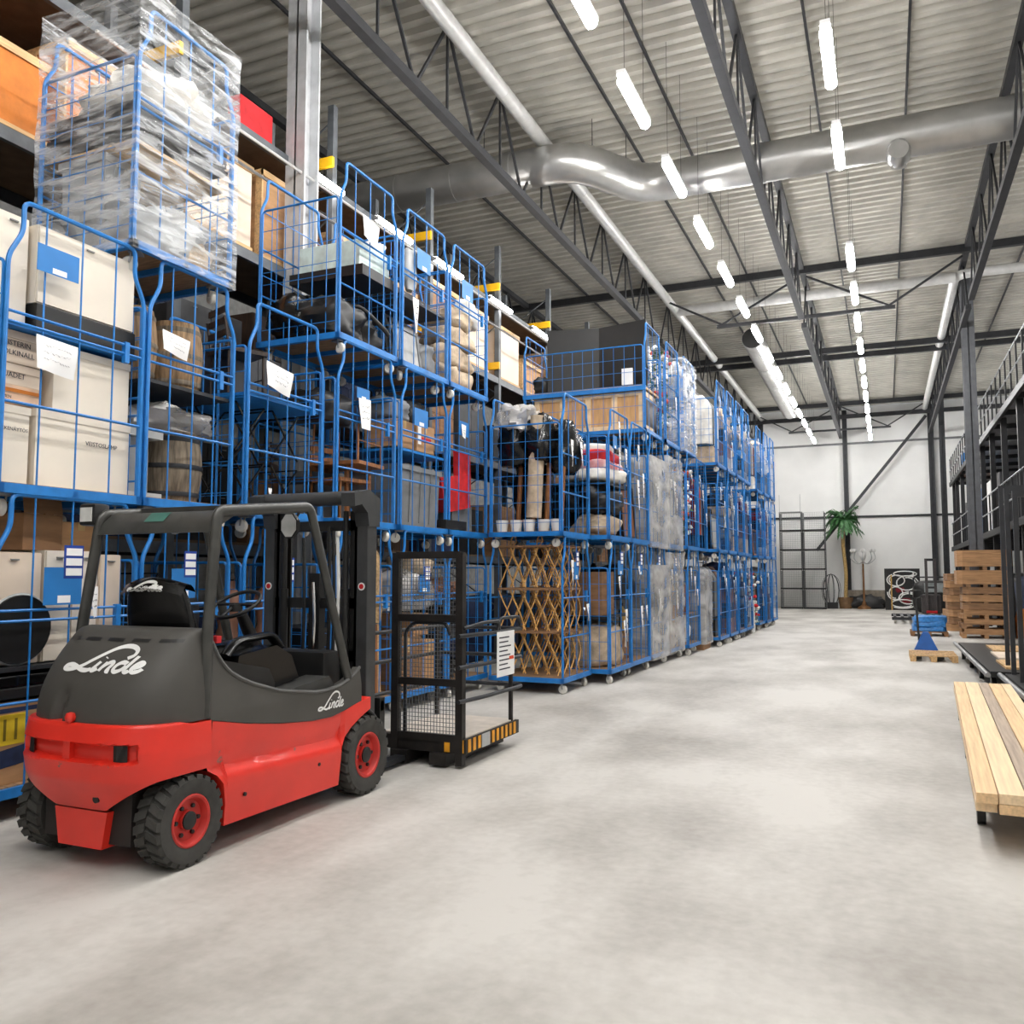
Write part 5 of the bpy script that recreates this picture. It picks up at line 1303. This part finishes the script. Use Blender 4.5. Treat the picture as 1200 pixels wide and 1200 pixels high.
# stack of pallet collars and pallets by the column
PCOL = mat('collar_wood', (176, 134, 94), .75, 0, .15, 3, stretch=(1, 1, 12))
PCOL2 = mat('collar_wood_dark', (146, 110, 78), .75, 0, .18, 3, stretch=(1, 1, 12))
def collar(label, pos, sx, sy, h, m, ch=.12, rz=0):
    t = thing('pallet_collar', label, 'pallet collar', pos, rz, 'stacked pallet collars')
    out = [(-sx/2+ch, -sy/2), (sx/2, -sy/2), (sx/2, sy/2), (-sx/2, sy/2), (-sx/2, -sy/2+ch)]
    n = len(out)
    for i in range(n):
        p, q = Vector((*out[i], 0)), Vector((*out[(i+1) % n], 0)); d = (q-p).normalized()*.0; nn = (q-p).normalized().cross(Vector((0, 0, 1)))*.022
        mb = MB(); mb.add([p, q, q-nn, p-nn, p+Vector((0, 0, h)), q+Vector((0, 0, h)), q-nn+Vector((0, 0, h)), p-nn+Vector((0, 0, h))], [(0, 3, 2, 1), (4, 5, 6, 7), (0, 1, 5, 4), (1, 2, 6, 5), (2, 3, 7, 6), (3, 0, 4, 7)])
        mb.build('side_board', m, t)
    MB().box(-sx/2+.02+ch*.5, sx/2-.02, -sy/2+.02+ch*.5, sy/2-.02, h-.04, h-.02).build('inlay_board', m, t)
    return t
zz = 0
for k in range(3):
    pallet('worn pallet in the tall stack by the grey column, %s from the floor' % ordn(k), (2.32, 25.5+.02*k, zz), 1.1, 1.0, .02*k, PCOL2 if k % 2 else PCOL); zz += .126+.12
    for a in (-.42, .42): tag(MB().box(-.5, .5, -.05, .05, 0, .118).build('bearer', PCOL, loc=(2.32, 25.5+a, zz-.12)), 'wooden bearer between stacked pallets, %s gap, %s' % (ordn(k), 'near' if a < 0 else 'far'), 'bearer')
for k, (h, g, m_, dx) in enumerate(((.17, .03, PCOL2, .02), (.17, .03, PCOL, .02), (.17, .08, PCOL2, .03), (.36, .10, PCOL, -.02), (.42, .0, PCOL, 0))):
    collar('wooden pallet collar in the stack by the column, %s from the top' % ordn(4-k), (2.34+dx, 25.5, zz), 1.25 if k > 2 else 1.1, 1.0, h, m_); zz += h
    if g:
        for b in (-.4, 0, .4): tag(MB().box(-.05, .05, -.5, .5, 0, g).build('spacer', PCOL2, loc=(2.34+b, 25.5, zz)), 'wooden spacer in the collar stack, gap %s, %s' % (['over the lowest collar', 'over the second collar', 'over the third collar', 'under the top collar'][k], {-.4: 'left', 0: 'middle', .4: 'right'}[b]), 'spacer')
        zz += g
zz = 0
for k in range(8):
    collar('older collar in the second stack behind, %s up' % ordn(k), (2.1+.03*(k % 2), 28.6, zz), 1.0, 1.1, .2, [PCOL, PCOL2][k % 2], .1, .05*(k % 3)); zz += .21
tag(MB().box(-.05, .05, -.01, .01, 0, 1.0).build('leaning_board', PCOL, loc=(2.84, 24.95, 0)), 'pale board leaning on the pallet stack', 'board')
tag(MB().lathe([(.2, 0), (.22, .5), (.16, .75)], 16).build('orange_drum', ORANGE, None, 40, loc=(3.25, 25.6, 0)), 'orange drum partly behind the pallet stack', 'drum')

# ------------------------------------------------------------------ long carts and steel rack on the right
for k, (xx, yy, L_) in enumerate(((1.95, 16.2, 5.6), (2.1, 10.9, 4.6))):
    t = thing('long_cart', ['long low cart with tubular edge beside the pallet truck', 'long low cart with tubular edge beside the timber'][k], 'cart', (xx, yy, 0))
    MB().box(-.68, .75, -L_/2, L_/2, .22, .30).build('platform', BLACK, t)
    MB().tube([(-.72, -L_/2-.1, .26), (-.72, L_/2+.4, .26)], .035, 10).build('edge_tube', STEEL, t, 50)
    n = 4
    for i in range(n):
        y = -L_/2+.3+(L_-.6)*i/(n-1)
        for x in (-.62, .6): MB().lathe([(.04, -.03), (.11, -.03), (.11, .03), (.04, .03)], 16, 'x', (x, y, .11)).build('wheel', BLACK, t, 40)
    for i in range(3):
        y = -L_/2+1+1.6*i
        tag(MB().box(-.5, .5, -.6, .6, 0, .03).build('plywood_sheet', [WOODL, CREAM2, WOODL][i], loc=(xx+.05+.08*i, yy-L_/2+1.0+1.55*i, .301+.0)), 'pale plywood sheet on the %s long cart, %s' % (['farther', 'nearer'][k], ['near end', 'middle', 'far end'][i]), 'plywood')
for k, (x, y) in enumerate(((1.56, 14.1), (1.52, 13.15), (1.5, 12.2), (1.9, 12.6))):
    t = thing('steel_stanchion', 'dark steel post at the right edge, %s from the far side' % ordn(k), 'post', (x, y, 0), 0, 'dark posts at the right edge')
    hh = 2.9-.12*k
    MB().box(-.028, .028, -.028, .028, .0, hh).build('shaft', DSTEEL, t); MB().box(-.08, .08, -.08, .08, 0, .02).build('foot', DSTEEL, t)
    MB().box(-.03, .5, -.03, .03, hh-.08, hh).build('arm', DSTEEL, t)
# mezzanine along the right wall
MZ = mat('mezzanine_black', (30, 31, 34), .5, .2, .12); RAILM = mat('rail_grey', (170, 172, 176), .35, .6, .08)
for lv, (z, nm) in enumerate(((2.9, 'lower'), (5.85, 'upper'))):
    t = thing('mezzanine_deck', '%s steel mezzanine deck along the right side' % nm, 'mezzanine', (2.85, 20, z))
    y0 = 1.5 if lv == 0 else 0.0
    MB().box(0, 5.5, y0, 24, -.03, .0).build('deck_plate', mat('grating', (120, 120, 122), .6, .3), t)
    MB().box(-.04, .04, y0, 24, -.16, .02).build('edge_beam', MZ, t)
    for i in range(11):
        MB().box(0, 5.5, y0+.1+2.3*i, y0+.18+2.3*i, -.16, -.03).build('joist', MZ, t)
    for h in (.55, 1.08): MB().tube([(0, y0, h), (0, 24, h)], .022, 6).build('hand_rail', RAILM, t)
    for i in range(25): 
        if y0+i*.98 < 24: MB().box(-.02, .02, y0+i*.98, y0+.04+i*.98, 0, 1.08).build('baluster', MZ, t)
for i, y in enumerate((20.2, 22.9, 25.9, 28.6, 31.3, 34, 36.7, 39.4, 42.1, 43.9)):
    tag(MB().box(-.07, .07, -.07, .07, 0, 5.8).build('mezzanine_post', MZ, loc=(3.0, y, 0)), 'black mezzanine post, %s down the right side' % ordn(i), 'post', 'mezzanine posts')
    if i % 2 == 0: tag(MB().box(-.07, .07, -.07, .07, 0, 5.8).build('mezzanine_post', MZ, loc=(5.6, y, 0)), 'black inner mezzanine post, %s down the right side' % ordn(i), 'post', 'inner mezzanine posts')
for i, (y, z, m_, nm) in enumerate(((36, 2.9, LBLUE, 'blue'), (38.5, 2.9, PLASTW, 'white'), (40.5, 2.9, ORANGE, 'orange'), (42.6, 2.9, GREY, 'grey'), (33, 2.9, PLASTW, 'white'), (30.5, 2.9, MATS['charcoal'], 'charcoal'), (41, 5.85, PLASTW, 'white'), (43, 5.85, LBLUE, 'blue'), (38.5, 5.85, MATS['charcoal'], 'charcoal'))):
    cabinet('%s tall stored unit on the %s mezzanine, %s listed down the hall' % (nm, 'lower' if z < 4 else 'upper', ordn(i)), (3.75, y, z), .9, 1.2, 1.9 if z < 4 else 1.2, m_, 2, 2, 'stored_unit')
for k in range(6):
    bag('dark covered load under the mezzanine, %s down the hall' % ordn(k), (4.3, 21+3.6*k, 0), (.8, 1.3, .9), [BLACK, MATS['charcoal'], NAVY][k % 3], .4, 600+k, .12, name='covered_load', cat='load')

# ------------------------------------------------------------------ against the end wall
mm = MB()
for k in range(13): mm.bar((-.5, -.5+k/12, 0), (-.5, -.5+k/12, .84), .0065); mm.bar((-.5+k/12, -.5, 0), (-.5+k/12, -.5, .84), .0065); mm.bar((.5, -.5+k/12, 0), (.5, -.5+k/12, .84), .0065)
for k in range(10): mm.bar((-.5, -.5, .84*k/9), (.5, -.5, .84*k/9), .0065); mm.bar((.5, -.5, .84*k/9), (.5, .5, .84*k/9), .006); mm.bar((-.5, -.5, .84*k/9), (-.5, .5, .84*k/9), .006)
gme = mm.mesh('wire_sides', GREY)
gfr = MB().box(-.52, .52, -.52, .52, -.07, 0).box(-.515, -.49, -.515, -.49, 0, .88).box(.49, .515, -.515, -.49, 0, .88).box(-.515, -.49, .49, .515, 0, .88).box(.49, .515, .49, .515, 0, .88).mesh('frame', BLACK)
for i in range(2):
    for k in range(5):
        t = thing('mesh_container', 'black wire mesh container by the end wall, %s column, %s from the floor' % (['left', 'right'][i], ordn(k)), 'container', (-4.25+1.07*i, 44.5, .07+.95*k), 0, 'stacked mesh containers')
        inst('frame', gfr, t); o = inst('wire_sides', gme, t); o['kind'] = 'stuff'
t = thing('mesh_container', 'empty wire mesh frame topping the left column of containers', 'container', (-4.25, 44.5, 4.82), 0, 'stacked mesh containers')
o = inst('wire_sides', MB().box(-.5, .5, -.5, .5, -.07, -.05).box(-.5, -.48, -.5, -.48, -.06, .8).box(.48, .5, -.5, -.48, -.06, .8).mesh('posts', LGREY), t)
t = thing('palm_tree', 'tall potted artificial palm in front of the end wall', 'palm', (-1.85, 45.4, 0))
MB().lathe([(.28, 0), (.36, .55), (.33, .55), (.3, .45), (0, .45)], 20).build('pot', mat('pot_brown', (120, 92, 64), .7), t, 40)
MB().tube(curve([(0, 0, .4), (.05, 0, 1.8), (-.05, 0, 3.2), (0, 0, 4.4)], 5), [.09]*15+[.08], 10).build('trunk', mat('palm_trunk', (176, 146, 92), .8, 0, .2, 20), t, 50)
r_ = random.Random(2)
PG = mat('palm_green', (56, 104, 56), .5, 0, .25, 8)
for k in range(44):
    a = 2*PI*k/26+r_.uniform(-.1, .1); l = r_.uniform(.6, .95); up = r_.uniform(.0, 1.15)
    mb = MB(); pts = [Vector((math.cos(a)*l*s, math.sin(a)*l*s, 4.4+up*s*1.2-1.0*s*s*(.6+.4*r_.random()))) for s in (0, .25, .5, .75, 1)]
    side = Vector((-math.sin(a), math.cos(a), 0))
    for i in range(4):
        for q in (0, .33, .66):
            p = pts[i].lerp(pts[i+1], q)
            for s in (-1, 1): mb.add([p, p+side*s*.16+Vector((0, 0, -.10)), p+side*s*.12+(pts[i+1]-pts[i])*.5+Vector((0, 0, -.13))], [(0, 1, 2)])
    mb.build('frond', PG, t)
t = thing('chandelier_stand', 'tall brass floor chandelier with glass arms by the end wall', 'lamp', (-1.0, 45.2, 0))
MB().lathe([(.32, 0), (.3, .08), (.12, .18), (.05, .4), (.04, 2.2), (.06, 2.3)], 14).build('stem', mat('dark_brass', (130, 92, 56), .4, .4), t, 40)
for k in range(8):
    a = 2*PI*k/8; MB().tube(curve([(0, 0, 2.3), (.25*math.cos(a), .25*math.sin(a), 2.2), (.55*math.cos(a), .55*math.sin(a), 2.45), (.5*math.cos(a), .5*math.sin(a), 2.75)], 4), .02, 5).build('arm', LGREY, t, 50)
    MB().lathe([(.03, 0), (.09, .06), (.08, .16)], 10, 'z', (.5*math.cos(a), .5*math.sin(a), 2.75)).build('glass_cup', PLASTW, t, 50)
MB().blob((0, 0, 2.65), (.16, .16, .3), 1, 4, .2).build('crystal_drop', PLASTW, t, 50)
t = thing('scroll_panel', 'black ornamental panel with white scrollwork standing by the end wall', 'panel', (.70, 44.3, 0))
MB().box(-.76, .76, 0, .06, 0, 1.95).build('board', BLACK, t)
for k, (cx, cz, a, b, m_) in enumerate(((.2, 1.25, .5, .38, 0), (.25, .55, .45, .3, 0), (-.25, 1.4, .42, .3, 0), (-.3, .8, .35, .35, 0), (0, .3, .6, .22, 0), (.1, 1.7, .55, .14, 0))):
    pts = [Vector((cx+a*(1-.5*s/40)*math.cos(.35*s+k), -.015, cz+b*(1-.5*s/40)*math.sin(.35*s+k))) for s in range(24)]
    pts = [Vector((max(-.74, min(.74, p.x)), p.y, max(.02, min(1.92, p.z)))) for p in pts]
    MB().tube(pts, .032, 6).build('scroll', PLASTW, t, 60)
for cx, cz in ((.15, .45), (-.1, .95)): MB().blob((cx, -.01, cz), (.2, .02, .13), 1, 3, .3).build('red_inlay', DRED, t)
MB().box(-.5, -.44, -.06, -.02, 0, 1.65).build('brass_bar', BRASS, t)
tag(MB().blob((0, 0, .3), (.9, .4, .35), .8, 71, .4, 3, 24, 12, .8).build('dark_tarpaulin', BLACK, None, 50, loc=(-.9, 45.6, 0)), 'crumpled dark tarpaulin around the chandelier foot', 'tarpaulin')
tag(MB().box(-1.2, 1.2, -.03, .03, 0, .9).build('low_board', mat('dull_board', (150, 140, 126), .8), loc=(-.6, 46.3, 0)), 'low beige board against the end wall', 'board')
t = thing('wire_globe', 'wire frame globe beside the mesh containers', 'frame', (-2.5, 45.3, .0))
for k in range(5):
    a = PI*k/5; MB().tube([(.45*math.cos(b)*math.cos(a), .45*math.cos(b)*math.sin(a), .9+.8*math.sin(b)) for b in [2*PI*j/16 for j in range(17)]], .015, 4, False).build('hoop', DSTEEL, t)
MB().box(-.3, .3, -.3, .3, 0, .3).build('base', BLACK, t)
# far reach stacker
t = thing('stacker_truck', 'dark pedestrian stacker with raised mast near the end wall', 'stacker', (1.65, 38.2, 0))
for x in (-.16, .16): MB().box(x-.05, x+.05, -.1, .06, .05, 2.3).build('mast_rail', mat('stacker_grey', (66, 60, 60), .5), t)
MB().box(-.16, .16, -.06, 0, 2.2, 2.3).box(-.16, .16, -.06, 0, 1.1, 1.18).build('mast_tie', DSTEEL, t)
MB().box(-.35, .35, .08, .7, .1, .85, .03).build('body', MATS['stacker_grey'], t)
MB().box(-.2, .2, -.12, -.1, .12, .22).build('red_plate', RED, t)
for x in (-.22, .22): MB().box(x-.08, x+.08, -1.0, 0, .05, .1).build('fork', DSTEEL, t)
for x in (-.3, .3): MB().lathe([(.03, -.04), (.09, -.04), (.09, .04), (.03, .04)], 12, 'x', (x, .5, .09)).build('wheel', BLACK, t, 40)
t = thing('wheeled_tank', 'dark rounded machine standing behind the stacker', 'machine', (1.9, 41.5, 0))
MB().blob((0, 0, .684), (.85, .6, .72), .5, 5, .05, 2, 26, 16, .95).build('hull', BLACK, t, 50); MB().box(-.4, .4, -.63, -.55, .9, 1.3).build('window', mat('tank_glass', (150, 156, 156), .15), t)
MB().tube(bend([(-.8, 0, .9), (-.8, 0, 1.55), (.8, 0, 1.55), (.8, 0, .9)], .1), .03, 8).build('roll_bar', DSTEEL, t, 50)
